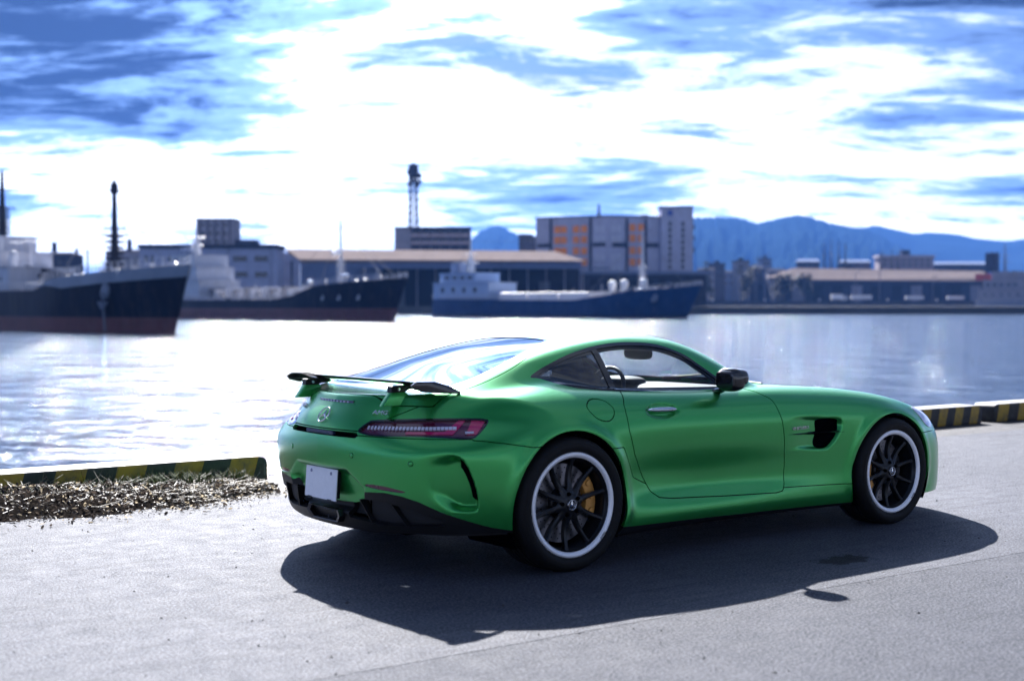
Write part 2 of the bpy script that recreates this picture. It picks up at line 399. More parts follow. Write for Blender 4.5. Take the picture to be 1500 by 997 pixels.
class Shell:
    """polygons with one normal per vertex"""
    def __init__(s, V, N, F): s.V, s.N, s.F = V, N, F
    def clip(s, fn):
        """keep the part where fn(V) > 0"""
        d = fn(s.V); sg = d > 0; V = [s.V]; N = [s.N]; nv = len(s.V); new = {}; F = []
        eV = []; eN = []
        sl = sg.tolist(); dl = d
        for f in s.F:
            k = 0
            for i in f: k += sl[i]
            if k == len(f): F.append(f); continue
            if k == 0: continue
            o = []
            for a, b in zip(f, f[1:]+f[:1]):
                if sl[a]: o.append(a)
                if sl[a] != sl[b]:
                    key = (a, b) if a < b else (b, a)
                    if key not in new:
                        t = dl[key[0]]/(dl[key[0]]-dl[key[1]]); t = min(max(t, 1e-3), 1-1e-3)
                        new[key] = nv+len(eV)
                        eV.append(s.V[key[0]]*(1-t)+s.V[key[1]]*t); eN.append(s.N[key[0]]*(1-t)+s.N[key[1]]*t)
                    o.append(new[key])
            if len(o) > 2: F.append(o)
        if eV: V.append(np.array(eV)); N.append(np.array(eN))
        return Shell(np.concatenate(V), np.concatenate(N), F).compact()
    def compact(s):
        if not s.F: return Shell(np.zeros((0, 3)), np.zeros((0, 3)), [])
        u = np.unique(np.concatenate([np.array(f) for f in s.F])); m = np.full(len(s.V), -1); m[u] = np.arange(len(u)); ml = m.tolist()
        N = s.N[u]; N = N/np.maximum(np.linalg.norm(N, axis=1), 1e-9)[:, None]
        return Shell(s.V[u], N, [[ml[i] for i in f] for f in s.F])
    def split(s, fn, gap=.0):
        return s.clip(lambda V: -fn(V)-gap), s.clip(lambda V: fn(V)-gap)
    def mirror(s, both=True):
        """the other half; both: welded to this one along y = 0"""
        n = len(s.V); M = s.V*[1, -1, 1]; NM = s.N*[1, -1, 1]
        if not both: return Shell(M, NM, [f[::-1] for f in s.F])
        on = (np.abs(s.V[:, 1]) < 2e-4); mp = np.where(on, np.arange(n), np.arange(n)+n).tolist()
        N = s.N.copy(); N[on, 1] = 0; V = s.V.copy(); V[on, 1] = 0
        F = list(s.F)
        for f in s.F: F.append([mp[i] for i in f[::-1]])
        return Shell(np.concatenate([V, M]), np.concatenate([N, NM]), F).compact()
    def offset(s, d): return Shell(s.V+s.N*d, s.N, s.F)
    def flip(s): return Shell(s.V, -s.N, [f[::-1] for f in s.F])
    def rim(s, depth):
        """add walls going inward along every open edge"""
        cnt = {}
        for f in s.F:
            for a, b in zip(f, f[1:]+f[:1]):
                if (b, a) in cnt: del cnt[(b, a)]
                else: cnt[(a, b)] = 1
        if not cnt: return s
        ed = list(cnt); vs = sorted({i for e in ed for i in e}); n = len(s.V); o = {v: n+i for i, v in enumerate(vs)}; p = {v: n+len(vs)+i for i, v in enumerate(vs)}
        # duplicate the edge so that the wall keeps its own shading
        nb = {}
        for a, b in ed:
            e = s.V[b]-s.V[a]; w = np.cross(e, s.N[a]); L = np.linalg.norm(w)
            w = w/L if L > 1e-9 else w
            nb[a] = nb.get(a, 0)+w; nb[b] = nb.get(b, 0)+w
        VN = s.V[vs]; NN = np.array([nb[v] for v in vs]); NN = NN/np.maximum(np.linalg.norm(NN, axis=1), 1e-9)[:, None]
        V = np.concatenate([s.V, VN, VN-s.N[vs]*depth]); N = np.concatenate([s.N, NN, NN])
        F = list(s.F)+[[o[b], o[a], p[a], p[b]] for a, b in ed]
        return Shell(V, N, F)
def join(*S):
    V = []; N = []; F = []; n = 0
    for s in S:
        V.append(s.V); N.append(s.N); F += [[i+n for i in f] for f in s.F]; n += len(s.V)
    return Shell(np.concatenate(V), np.concatenate(N), F)
# ---------------------------------------------------------------- the quay and the water
rnd = random.Random(7)
ZW = -1.7                                    # water level below the quay
def ground_mat(name, dark, light, speck, rough, bump, bscale, stain=None, streak=0., spec=.085):
    m = bpy.data.materials.new(name); m.use_nodes = True; nt = m.node_tree; b = P(m); N = nt.nodes.new; L = nt.links.new
    tc = N('ShaderNodeTexCoord'); ob = tc.outputs['Object']
    def noise(s, d=6, r=.6, vec=ob):
        n = N('ShaderNodeTexNoise'); n.inputs['Scale'].default_value = s; n.inputs['Detail'].default_value = d; n.inputs['Roughness'].default_value = r; L(vec, n.inputs['Vector']); return n.outputs[0]
    def mr(v, a, b_, c=0., d=1.):
        r = N('ShaderNodeMapRange'); r.inputs[1].default_value = a; r.inputs[2].default_value = b_; r.inputs[3].default_value = c; r.inputs[4].default_value = d; L(v, r.inputs[0]); return r.outputs[0]
    def mix(f, a, c, mode='MIX'):
        x = N('ShaderNodeMix'); x.data_type = 'RGBA'; x.blend_type = mode
        for i, v in ((0, f), (6, a), (7, c)):
            if isinstance(v, tuple): x.inputs[i].default_value = (*v, 1)
            elif isinstance(v, float): x.inputs[i].default_value = v
            else: L(v, x.inputs[i])
        return x.outputs[2]
    big = noise(.55, 6, .6); mid = noise(7, 7, .7); fin = noise(75, 3, .65)
    c = mix(mr(big, .35, .68), dark, light)
    c = mix(mr(mid, .3, .75, 0., .55), c, tuple(v*.62 for v in dark))
    vo = N('ShaderNodeTexVoronoi'); vo.inputs['Scale'].default_value = 48; L(ob, vo.inputs['Vector'])
    c = mix(mr(fin, .40, .64, 0., speck), c, tuple(min(1, v*2.0) for v in light))
    c = mix(mr(vo.outputs['Distance'], .0, .35, speck, 0.), c, tuple(v*.45 for v in dark))
    if streak:                               # sweeping tyre and broom marks
        mp = N('ShaderNodeMapping'); mp.inputs['Scale'].default_value = (.5, 9, 1); mp.inputs['Rotation'].default_value = (0, 0, R(12)); L(ob, mp.inputs[0])
        c = mix(mr(noise(1.6, 6, .7, mp.outputs[0]), .52, .75, 0., streak), c, tuple(v*.5 for v in dark))
    if stain:
        mp = N('ShaderNodeMapping'); mp.inputs['Location'].default_value = (-stain[0], -stain[1], 0); L(ob, mp.inputs[0])
        mp2 = N('ShaderNodeMapping'); mp2.vector_type = 'POINT'; mp2.inputs['Rotation'].default_value = (0, 0, R(20)); mp2.inputs['Scale'].default_value = (1/.21, 1/.11, 1); L(mp.outputs[0], mp2.inputs[0])
        ln = N('ShaderNodeVectorMath'); ln.operation = 'LENGTH'; L(mp2.outputs[0], ln.inputs[0])
        ad = N('ShaderNodeMath'); ad.operation = 'ADD'; L(ln.outputs['Value'], ad.inputs[0]); L(mr(noise(14, 5, .7), .3, .7, -.5, .6), ad.inputs[1])
        c = mix(mr(ad.outputs[0], .8, 1.0, .85, 0.), c, (.008, .008, .010))
    L(c, b.inputs['Base Color'])
    L(mr(mid, .3, .7, rough-.06, rough+.12), b.inputs['Roughness']); b.inputs['Specular IOR Level'].default_value = spec
    bp1 = N('ShaderNodeBump'); bp1.inputs['Strength'].default_value = bump; bp1.inputs['Distance'].default_value = .022; L(noise(bscale, 5, .75), bp1.inputs['Height'])
    bp2 = N('ShaderNodeBump'); bp2.inputs['Strength'].default_value = .35; bp2.inputs['Distance'].default_value = .02; L(mid, bp2.inputs['Height']); L(bp2.outputs[0], bp1.inputs['Normal']); L(bp1.outputs[0], b.inputs['Normal'])
    return m
ASPH = ground_mat('rough asphalt', (.026, .030, .040), (.066, .070, .086), .85, .70, 1.0, 48, streak=.35)
CONC = ground_mat('worn concrete', (.029, .033, .044), (.076, .080, .098), .75, .66, .8, 60, stain=(.08, -1.60), streak=.55)
APRON = ground_mat('dusty concrete', (.040, .040, .045), (.072, .072, .078), .35, .62, .6, 60, streak=.3)
QWALL = mat('quay wall concrete', (.16, .16, .17), .8, noise=.5, nscale=1.5)
def slab(name, x0, x1, y0, y1, m, z=0., nx=1):
    V = []; F = []
    for i in range(nx+1):
        x = x0+(x1-x0)*i/nx
        V += [(x, y0, z), (x, y1, z), (x, y0, z-.03), (x, y1, z-.03)]
    for i in range(nx):
        a = 4*i; F += [(a, a+4, a+5, a+1), (a, a+2, a+6, a+4), (a+1, a+5, a+7, a+3)]
    F += [(0, 1, 3, 2), (4*nx, 4*nx+2, 4*nx+3, 4*nx+1)]
    return tag(mesh_obj(name, V, F, m), kind='structure')
tag(mesh_obj('ground', [(-400, -400, -.012), (400, -400, -.012), (400, 3.7, -.012), (-400, 3.7, -.012)], [(0, 1, 2, 3)], mat('joint filler', (.03, .03, .032), .9)), kind='structure')
slab('asphalt_yard', -390, 390, -390, -2.053, ASPH)
slab('concrete_quay', -390, 390, -2.047, 2.52, CONC)
slab('quay_apron', -390, 390, 2.527, 3.72, APRON, -.004)
tag(MB().box(-400, 400, 3.66, 3.74, -6, -.01).build('quay_wall', QWALL), kind='structure')
def water_mat():
    m = bpy.data.materials.new('harbour water'); m.use_nodes = True; nt = m.node_tree; b = P(m); N = nt.nodes.new; L = nt.links.new
    b.inputs['Base Color'].default_value = (.006, .022, .050, 1); b.inputs['Roughness'].default_value = .06; b.inputs['IOR'].default_value = 1.33; b.inputs['Specular IOR Level'].default_value = .5
    tc = N('ShaderNodeTexCoord'); prev = None
    for s, st, dist, sx in ((.05, .5, 1.3, .35), (.22, .8, .95, .5), (.5, .8, .42, .6), (1.3, .9, .19, .6), (4.6, .9, .055, .7), (12., .9, .012, .8)):
        mp = N('ShaderNodeMapping'); mp.inputs['Rotation'].default_value = (0, 0, -YAW); mp.inputs['Scale'].default_value = (1, sx, 1); L(tc.outputs['Object'], mp.inputs[0])
        n = N('ShaderNodeTexNoise'); n.inputs['Scale'].default_value = s; n.inputs['Detail'].default_value = 4; n.inputs['Roughness'].default_value = .6; n.inputs['Distortion'].default_value = .4; L(mp.outputs[0], n.inputs['Vector'])
        bp = N('ShaderNodeBump'); bp.inputs['Strength'].default_value = st; bp.inputs['Distance'].default_value = dist; L(n.outputs[0], bp.inputs['Height'])
        if prev: L(prev, bp.inputs['Normal'])
        prev = bp.outputs[0]
    L(prev, b.inputs['Normal']); return m
tag(mesh_obj('water', [(-9000, 3.7, ZW), (9000, 3.7, ZW), (9000, 12000, ZW), (-9000, 12000, ZW)], [(0, 1, 2, 3)], water_mat()), kind='structure')
# ---------------------------------------------------------------- striped kerb blocks
def stripe_mat(name, period, lean, phase):
    m = bpy.data.materials.new(name); m.use_nodes = True; nt = m.node_tree; b = P(m); N = nt.nodes.new; L = nt.links.new
    tc = N('ShaderNodeTexCoord'); sp = N('ShaderNodeSeparateXYZ'); L(tc.outputs['Object'], sp.inputs[0])
    def M_(op, a, c):
        x = N('ShaderNodeMath'); x.operation = op
        for i, v in ((0, a), (1, c)):
            if isinstance(v, (int, float)): x.inputs[i].default_value = v
            else: L(v, x.inputs[i])
        return x.outputs[0]
    n = N('ShaderNodeTexNoise'); n.inputs['Scale'].default_value = 9; n.inputs['Detail'].default_value = 8; n.inputs['Roughness'].default_value = .7; L(tc.outputs['Object'], n.inputs['Vector'])
    u = M_('ADD', M_('SUBTRACT', sp.outputs[0], M_('MULTIPLY', sp.outputs[2], lean)), phase)
    u = M_('ADD', u, M_('MULTIPLY', n.outputs[0], .012))
    s = M_('GREATER_THAN', M_('FRACT', M_('DIVIDE', u, period), 0), .5)
    mx = N('ShaderNodeMix'); mx.data_type = 'RGBA'; L(s, mx.inputs[0]); mx.inputs[6].default_value = (.010, .010, .012, 1); mx.inputs[7].default_value = (.36, .23, .018, 1)
    # upward faces are pale grey in place of the stripes
    geo = N('ShaderNodeSeparateXYZ'); L(tc.outputs['Normal'], geo.inputs[0])
    m2 = N('ShaderNodeMix'); m2.data_type = 'RGBA'; L(M_('GREATER_THAN', geo.outputs[2], .8), m2.inputs[0]); L(mx.outputs[2], m2.inputs[6]); m2.inputs[7].default_value = (.32, .32, .34, 1)
    rm = N('ShaderNodeMapRange'); rm.inputs[1].default_value = .46; rm.inputs[2].default_value = .66; rm.inputs[4].default_value = .75; L(n.outputs[0], rm.inputs[0])
    m3 = N('ShaderNodeMix'); m3.data_type = 'RGBA'; L(rm.outputs[0], m3.inputs[0]); L(m2.outputs[2], m3.inputs[6]); m3.inputs[7].default_value = (.05, .047, .045, 1)
    L(m3.outputs[2], b.inputs['Base Color']); b.inputs['Roughness'].default_value = .6
    bp = N('ShaderNodeBump'); bp.inputs['Strength'].default_value = .3; bp.inputs['Distance'].default_value = .01; L(n.outputs[0], bp.inputs['Height']); L(bp.outputs[0], b.inputs['Normal'])
    return m
def kerb_block(x0, x1, label, period, lean, phase, h=.215):
    b = MB(); y0, y1 = 3.3, 3.6; L_ = x1-x0; prof = [(0, 0), (0, h-.07), (.012, h-.03), (.04, h-.008), (.075, h)]
    side = [(p[0], p[1]) for p in prof]+[(L_-p[0], p[1]) for p in reversed(prof)]
    M = Matrix(((1, 0, 0, 0), (0, 0, 1, 0), (0, 1, 0, 0), (0, 0, 0, 1)))
    b.prism(side, y1-y0, M); o = b.build('kerb_block', stripe_mat('kerb paint', period, lean, phase), bevel=.02, seg=3, auto=40); o.location = (x0, y0, -.004)
    return tag(o, label, 'kerb', 'striped quay kerb blocks')
kerb_block(-9.0, -.86, 'striped kerb block behind the leaf litter, left of the green car', .45, .30, .10)
kerb_block(3.9, 8.43, 'striped kerb block just ahead of the front wheel of the green car', .30, .26, .06)
kerb_block(8.68, 14.5, 'striped kerb block at the right edge of the picture, beyond a gap', .42, .26, .16)
# ---------------------------------------------------------------- litter against the kerb
def litter():
    V = []; F = []
    soil = []; n = 46; m_ = 14
    def edge(x): return 2.47+.07*math.sin(x*3.1)+.06*math.sin(x*8.3+1)+.04*math.sin(x*19)+max(0, x+1.9)**2*.62
    for i in range(n+1):
        x = -7.2+(6.32)*i/n
        for j in range(m_+1):
            y0 = min(edge(x), 3.22); y = y0+(3.31-y0)*j/m_; h = (.055+.06*min(1, max(0, (-1.6-x)/1.2)))*(math.sin(min(1, j/m_*1.15)*math.pi/2)**1.2)*(.6+.5*rnd.random())*min(1, (-.86-x)/.5+.08)
            soil.append((x+rnd.uniform(-.03, .03), y+rnd.uniform(-.01, .01) if 0 < j < m_ else y, max(.002, h)))
    SF = [(i*(m_+1)+j, (i+1)*(m_+1)+j, (i+1)*(m_+1)+j+1, i*(m_+1)+j+1) for i in range(n) for j in range(m_)]
    tag(mesh_obj('soil', soil, SF, mat('dark soil', (.016, .014, .013), .95, spec=0., noise=.5, nscale=25, bump=.8, bscale=50), smooth=True), 'dark soil heaped along the foot of the left kerb block', 'soil', kind='stuff')
    def leaves(count, m, lo, hi, seed):
        r = random.Random(seed); V = []; F = []
        for _ in range(count):
            x = -1.0-abs(r.gauss(0, 1.0)) if r.random() < .7 else r.uniform(-4.8, -1.0); e = min(edge(x), 3.25); t = r.random()**.8; y = e-.05+(3.28-e)*t; out = r.random() < .13
            if out: y = e-abs(r.gauss(0, .16)); t = 0; x += r.gauss(0, .1)
            if x > -.95 and not out: continue
            z = .012+(.055+.06*min(1, max(0, (-1.6-x)/1.2)))*math.sin(min(1, t*1.15)*math.pi/2)*max(0, min(1, (-.86-x)/.5+.08))+r.uniform(0, .022)*(not out); s = r.uniform(lo, hi); w = s*r.uniform(.3, .55)
            q = Matrix.Rotation(r.uniform(0, 6.28), 3, 'Z') @ Matrix.Rotation(r.gauss(0, .55), 3, 'X') @ Matrix.Rotation(r.gauss(0, .5), 3, 'Y'); c = Vector((x, y, z)); k = len(V)
            for p in ((-s, 0, 0), (-s*.3, -w, s*.12), (s*.5, -w*.8, s*.1), (s, 0, 0), (s*.5, w*.8, s*.1), (-s*.3, w, s*.12)): V.append(tuple(c+q @ Vector(p)))
            F.append((k, k+1, k+2, k+3)); F.append((k, k+3, k+4, k+5))
        return V, F
    for cnt, col, lab, sd_ in ((1000, (.24, .20, .14), 'pale dry fallen leaves heaped against the left kerb block', 3), (4600, (.028, .022, .018), 'brown fallen leaves mixed into the heap by the left kerb block', 5)):
        V, F = leaves(cnt, None, .007, .021, sd_)
        m = mat('dry leaf %d' % sd_, col, .55, noise=.5, nscale=12); nt = m.node_tree; o_ = next(n for n in nt.nodes if n.type == 'OUTPUT_MATERIAL')
        tl = nt.nodes.new('ShaderNodeBsdfTranslucent'); tl.inputs[0].default_value = (*[min(1, c*1.5) for c in col], 1); mxs = nt.nodes.new('ShaderNodeMixShader'); mxs.inputs[0].default_value = .45
        nt.links.new(P(m).outputs[0], mxs.inputs[1]); nt.links.new(tl.outputs[0], mxs.inputs[2]); nt.links.new(mxs.outputs[0], o_.inputs[0])
        tag(mesh_obj('leaf_litter', V, F, m), lab, 'leaves', kind='stuff')
    r = random.Random(9); V = []; F = []
    for _ in range(110):
        x = r.choice([r.gauss(-1.45, .16), r.gauss(-2.05, .2), r.gauss(-1.75, .1), r.uniform(-4, -1.2)]); y = r.uniform(3.0, 3.27); h0 = .05
        for _ in range(9):
            a = r.uniform(0, 6.28); l = r.uniform(.05, .13); c = Vector((x+r.gauss(0, .02), y+r.gauss(0, .02), h0)); d = Vector((math.cos(a), math.sin(a), 0)); s_ = d.cross(Vector((0, 0, 1)))*.0028; k = len(V)
            p1 = c+d*l*.25+Vector((0, 0, l*.6)); p2 = c+d*l*.65+Vector((0, 0, l*.9))
            V += [tuple(v) for v in (c-s_, c+s_, p1+s_, p1-s_, p2)]; F += [(k, k+1, k+2, k+3), (k+3, k+2, k+4)]
    tag(mesh_obj('grass', V, F, mat('verge grass', (.085, .12, .02), .6, noise=.4, nscale=9)), 'thin tufts of yellow-green grass in the leaf litter', 'grass', kind='stuff')
    r = random.Random(19); V = []; F = []
    for _ in range(600):
        x = -1.05-abs(r.gauss(0, 1.1)); e = min(edge(x), 3.2); t = r.random(); y = e+(3.25-e)*t; z = .03+(.055+.06*min(1, max(0, (-1.6-x)/1.2)))*math.sin(min(1, t*1.15)*math.pi/2)*min(1, (-.86-x)/.5+.08)
        a = r.uniform(0, 6.28); el = abs(r.gauss(0, .5)); l = r.uniform(.05, .17); d = Vector((math.cos(a)*math.cos(el), math.sin(a)*math.cos(el), math.sin(el))); c = Vector((x, y, z)); s_ = Vector((-math.sin(a), math.cos(a), .3))*.0022; k = len(V)
        V += [tuple(v) for v in (c-s_, c+s_, c+d*l+s_*.4-Vector((0, 0, l*.12)), c+d*l-s_*.4-Vector((0, 0, l*.12)))]; F.append((k, k+1, k+2, k+3))
    tag(mesh_obj('dry_grass', V, F, mat('straw', (.12, .10, .06), .6, noise=.4, nscale=6)), 'pale dry grass stalks strewn over the leaf litter', 'dry grass', kind='stuff')
    tw = [((-2.0, 2.90), (-1.55, 2.62), (-1.44, 2.66), 'forked twig lying across the near edge of the leaf litter'), ((-1.56, 2.99), (-1.38, 2.86), (-1.12, 2.80), 'thin twig at the right end of the leaf litter'), ((-2.55, 3.05), (-2.2, 2.95), (-1.9, 3.0), 'long twig lying on top of the leaf heap')]
    for a, b_, c, lab in tw:
        t = MB(); z = .05; p = [Vector((*q, z_)) for q, z_ in zip((a, b_, c), (.05, .022, .012))]; t.bar(p[0], p[1], .007, 6, .006); t.bar(p[1], p[2], .006, 6, .003); t.bar(p[1], p[1]+Vector((.12, .09, .015)), .004, 5, .002)
        tag(t.build('twig', mat('twig bark', (.035, .026, .022), .8)), lab, 'twig', 'twigs in the leaf litter')
    # loose grit on the concrete
    r = random.Random(4); V = []; F = []
    for _ in range(1500):
        x = r.uniform(-6.5, 10); y = r.uniform(-3.2, 3.0); s = abs(r.gauss(0, .0032))+.0018; k = len(V); q = Matrix.Rotation(r.uniform(0, 6), 3, 'Z')
        for p in ((1, 0, .1), (0, 1, .1), (-1, 0, .1), (0, -1, .1), (0, 0, 1)): V.append(tuple(Vector((x, y, .0))+q @ Vector((p[0]*s*r.uniform(.6, 1.3), p[1]*s*r.uniform(.6, 1.3), p[2]*s*r.uniform(.6, 1.2)))))
        F += [(k, k+1, k+4), (k+1, k+2, k+4), (k+2, k+3, k+4), (k+3, k, k+4)]
    tag(mesh_obj('grit', V, F, mat('dark grit', (.035, .033, .035), .8)), 'dark grit scattered over the concrete', 'grit', kind='stuff')
litter()
# ---------------------------------------------------------------- the car
PAINT = mat('satin green paint', (.030, .40, .075), .30, .7, coat=.9); P(PAINT).inputs['Coat Roughness'].default_value = .20
def flake():
    nt = PAINT.node_tree; N = nt.nodes.new; L = nt.links.new; b = P(PAINT)
    tc = N('ShaderNodeTexCoord'); n = N('ShaderNodeTexNoise'); n.inputs['Scale'].default_value = 900; n.inputs['Detail'].default_value = 2; L(tc.outputs['Object'], n.inputs['Vector'])
    bp_ = N('ShaderNodeBump'); bp_.inputs['Strength'].default_value = .05; bp_.inputs['Distance'].default_value = .001; L(n.outputs[0], bp_.inputs['Height']); L(bp_.outputs[0], b.inputs['Normal'])
flake()
GLOSSB = mat('gloss black', (.006, .006, .008), .12, coat=.6)
SATINB = mat('satin black plastic', (.006, .0065, .008), .45, spec=.3)
DEEPB = mat('unlit black', (.002, .002, .003), .9, spec=0.)
RUBBER = mat('tyre rubber', (.007, .007, .008), .65, spec=.25, noise=.3, nscale=20, bump=.15, bscale=120)
RIMB = mat('dark wheel paint', (.016, .018, .022), .3, .5)
RIMS = mat('polished rim lip', (.94, .94, .96), .36, .2)
CHROME = mat('chrome', (.75, .76, .80), .14, 1.0)
DISC = mat('drilled brake disc', (.26, .26, .29), .32, .9, noise=.3, nscale=40)
BRONZE = mat('bronze brake caliper', (.62, .30, .07), .38, .3)
LENS = mat('dark red lens', (.085, .004, .026), .10, coat=1.0)
LENSR = mat('red lens', (.50, .008, .10), .10, coat=1.0)
LENSW = mat('clear lens', (.62, .60, .72), .18, coat=.8)
PLATE = mat('white number plate', (.90, .90, .93), .45, noise=.06, nscale=30)
PLATEM = mat('grey plate seal', (.30, .30, .40), .5)
TRIM = mat('interior trim', (.010, .011, .014), .7)
LEATHER = mat('seat leather', (.014, .014, .018), .5)
def glass_mat(name, tint, refl=1.0):
    m = bpy.data.materials.new(name); m.use_nodes = True; nt = m.node_tree; nt.nodes.clear(); N = nt.nodes.new; L = nt.links.new
    out = N('ShaderNodeOutputMaterial'); mx = N('ShaderNodeMixShader'); tr = N('ShaderNodeBsdfTransparent'); gl = N('ShaderNodeBsdfGlossy'); fr = N('ShaderNodeFresnel')
    fr.inputs[0].default_value = 1.5*refl; tr.inputs[0].default_value = (*tint, 1); gl.inputs['Roughness'].default_value = .02
    ge = N('ShaderNodeNewGeometry'); io = N('ShaderNodeMix'); io.inputs[2].default_value = 1.5*refl; io.inputs[3].default_value = 1/(1.5*refl)   # a pane has glass-to-air on both faces
    L(ge.outputs['Backfacing'], io.inputs[0]); L(io.outputs[0], fr.inputs[0])
    L(fr.outputs[0], mx.inputs[0]); L(tr.outputs[0], mx.inputs[1]); L(gl.outputs[0], mx.inputs[2]); L(mx.outputs[0], out.inputs[0]); return m
GLASS = glass_mat('window glass', (.76, .80, .82)); GLASSD = glass_mat('tinted rear glass', (.16, .18, .20), 1.35)
car = thing('sports_car', 'low satin green two-door coupe with a rear wing, parked on the quay', 'car')
H_ = .0125
_V, _Q = surface_nets(field, (-2.36, -1.1, .05), (2.36, H_*2, 1.3), H_)
_V = project(field, _V, H_); _N = grad(field, _V)
S0 = Shell(_V, _N, _Q.tolist()).compact().clip(lambda V: 1e-5-V[:, 1])
S0.V[:, 1] = np.minimum(S0.V[:, 1], 0)
A_ = lambda V: np.abs(V[:, 1])
D_ = lambda V: V[:, 0]+np.abs(V[:, 1])
def arch(c, r): return lambda V: np.maximum(np.hypot(V[:, 0]-c[0], V[:, 2]-c[1])-r, .55-A_(V))
S0 = S0.clip(arch(RW, RA)).clip(arch(FW, FA))
def region(poly, plane, extra=None):
    """function, negative inside the polygon drawn in that plane"""
    T = np.asarray(poly, float)
    def f(V):
        u = {'side': V[:, 0], 'rear': V[:, 1], 'diag': D_(V), 'top': V[:, 0]}[plane]; v = A_(V) if plane == 'top' else V[:, 2]
        d = poly_sd(T, u, v)
        return d if extra is None else np.maximum(d, extra(V))
    return f
def both(name, s, m, depth=.02, parent=car):
    """a panel that spans the centre line"""
    q = s.mirror().rim(depth) if depth else s.mirror()
    return mesh_obj(name, q.V, q.F, m, parent, normals=q.N)
def pair(name, s, m, depth=.02, parent=car):
    """the right piece and its mirrored twin"""
    out = []
    for t in (s, s.mirror(False)):
        q = t.rim(depth) if depth else t
        out.append(mesh_obj(name, q.V, q.F, m, parent, normals=q.N))
    return out
inner = S0
# --- black lower parts
def zlow(V):
    d = D_(V); return np.interp(d, [-2.3, -2.05, -1.93, -1.863, -1.82, -1.651, -1.509, -1.376, -1.219, -1.067, -.873, -.6], [.345, .345, .35, .363, .422, .43, .42, .396, .348, .311, .265, .225])
lowrear, S0 = S0.split(lambda V: np.maximum(V[:, 2]-zlow(V), V[:, 0]+1.3), .0)
lowrear = lowrear.clip(lambda V: V[:, 2]-.205-.03*sstep(.3, .85, A_(V)))
def zsill(V): return np.interp(V[:, 0], [-1, -.9, 0, .9, 1], [.20, .192, .172, .16, .158])
sill, S0 = S0.split(lambda V: np.maximum(V[:, 2]-zsill(V), np.abs(V[:, 0])-1.05), .0)
S0 = S0.clip(lambda V: np.maximum(V[:, 2]-.158, -V[:, 0]+.95))
# --- side glass
DLO = smooth_poly([(-1.335, 1.0), (-1.103, 1.086), (-.909, 1.135), (-.718, 1.162), (-.537, 1.166), (-.367, 1.149), (-.215, 1.095), (-.122, 1.032), (-.01, .952), (.075, .893), (.05, .886), (-.2, .890), (-.483, .897), (-.822, .905), (-1.069, .925), (-1.193, .952), (-1.292, .984)], 5)
hi = lambda V: .45-A_(V)
dlo_fn = region(DLO, 'side', hi)
dlo, S0 = S0.split(dlo_fn); inner = inner.clip(lambda V: dlo_fn(V)+.02)
ring = lambda V: poly_sd(DLO, V[:, 0], V[:, 2])+.017
glass_s, trim = dlo.split(ring)
pill = lambda V: np.abs((V[:, 0]+.875)-(1.13-V[:, 2])*.05-.0)-.022          # B pillar, leaning a little
pill = lambda V: np.abs(V[:, 0]+.852-(V[:, 2]-1.127)*(-.115))-.020
bp_, rest = glass_s.split(pill)
quarter, doorg = rest.split(lambda V: V[:, 0]+.852)
for n_, s_, m_ in (('window_trim', join(trim, bp_), GLOSSB), ('quarter_window', quarter.offset(-.004), GLASSD), ('door_window', doorg.offset(-.004), GLASS)): pair(n_, s_, m_, .012 if m_ is GLOSSB else 0)
# --- windscreen and rear window
WS = [(-.13, -.1), (-.13, .3), (-.10, .50), (0, .575), (.12, .64), (.30, .668), (.44, .60), (.60, .40), (.68, .2), (.70, -.1)]
ws_fn = region(WS, 'top', lambda V: .86-V[:, 2])
ws, S0 = S0.split(ws_fn); inner = inner.clip(lambda V: ws_fn(V)+.015)
wt, wg = ws.split(lambda V: -poly_sd(WS, V[:, 0], A_(V))-.03)
both('windscreen', wg.offset(-.004), GLASS, 0); both('windscreen_frame', wt, GLOSSB, .012)
HATCH = smooth_poly([(-.90, 0), (-.905, .25), (-.93, .375), (-1.0, .425), (-1.146, .485), (-1.346, .558), (-1.513, .597), (-1.715, .628), (-1.9, .63), (-2.0, .6), (-2.06, .5), (-2.09, .3), (-2.10, 0), (-2.09, -.3), (-2.0, -.6), (-1.5, -.6), (-.95, -.4), (-.905, -.25)], 4)
hat_fn = region(HATCH, 'top', lambda V: .86-V[:, 2])
hat, S0 = S0.split(hat_fn, .003)
RGL = smooth_poly([(-.935, 0), (-.94, .22), (-.97, .335), (-1.15, .42), (-1.35, .50), (-1.55, .545), (-1.75, .565), (-1.87, .53), (-1.93, .3), (-1.94, 0), (-1.93, -.3), (-1.87, -.5), (-1.3, -.5), (-.97, -.33)], 4)
rgl_fn = region(RGL, 'top', lambda V: .86-V[:, 2])
rgl, hat = hat.split(rgl_fn); inner = inner.clip(lambda V: rgl_fn(V)+.015)
rt, rg = rgl.split(lambda V: -poly_sd(RGL, V[:, 0], A_(V))-.022)
both('rear_window', rg.offset(-.003), GLASSD, 0); both('rear_window_border', rt, GLOSSB, .01); hatch_o = both('rear_hatch', hat, PAINT)
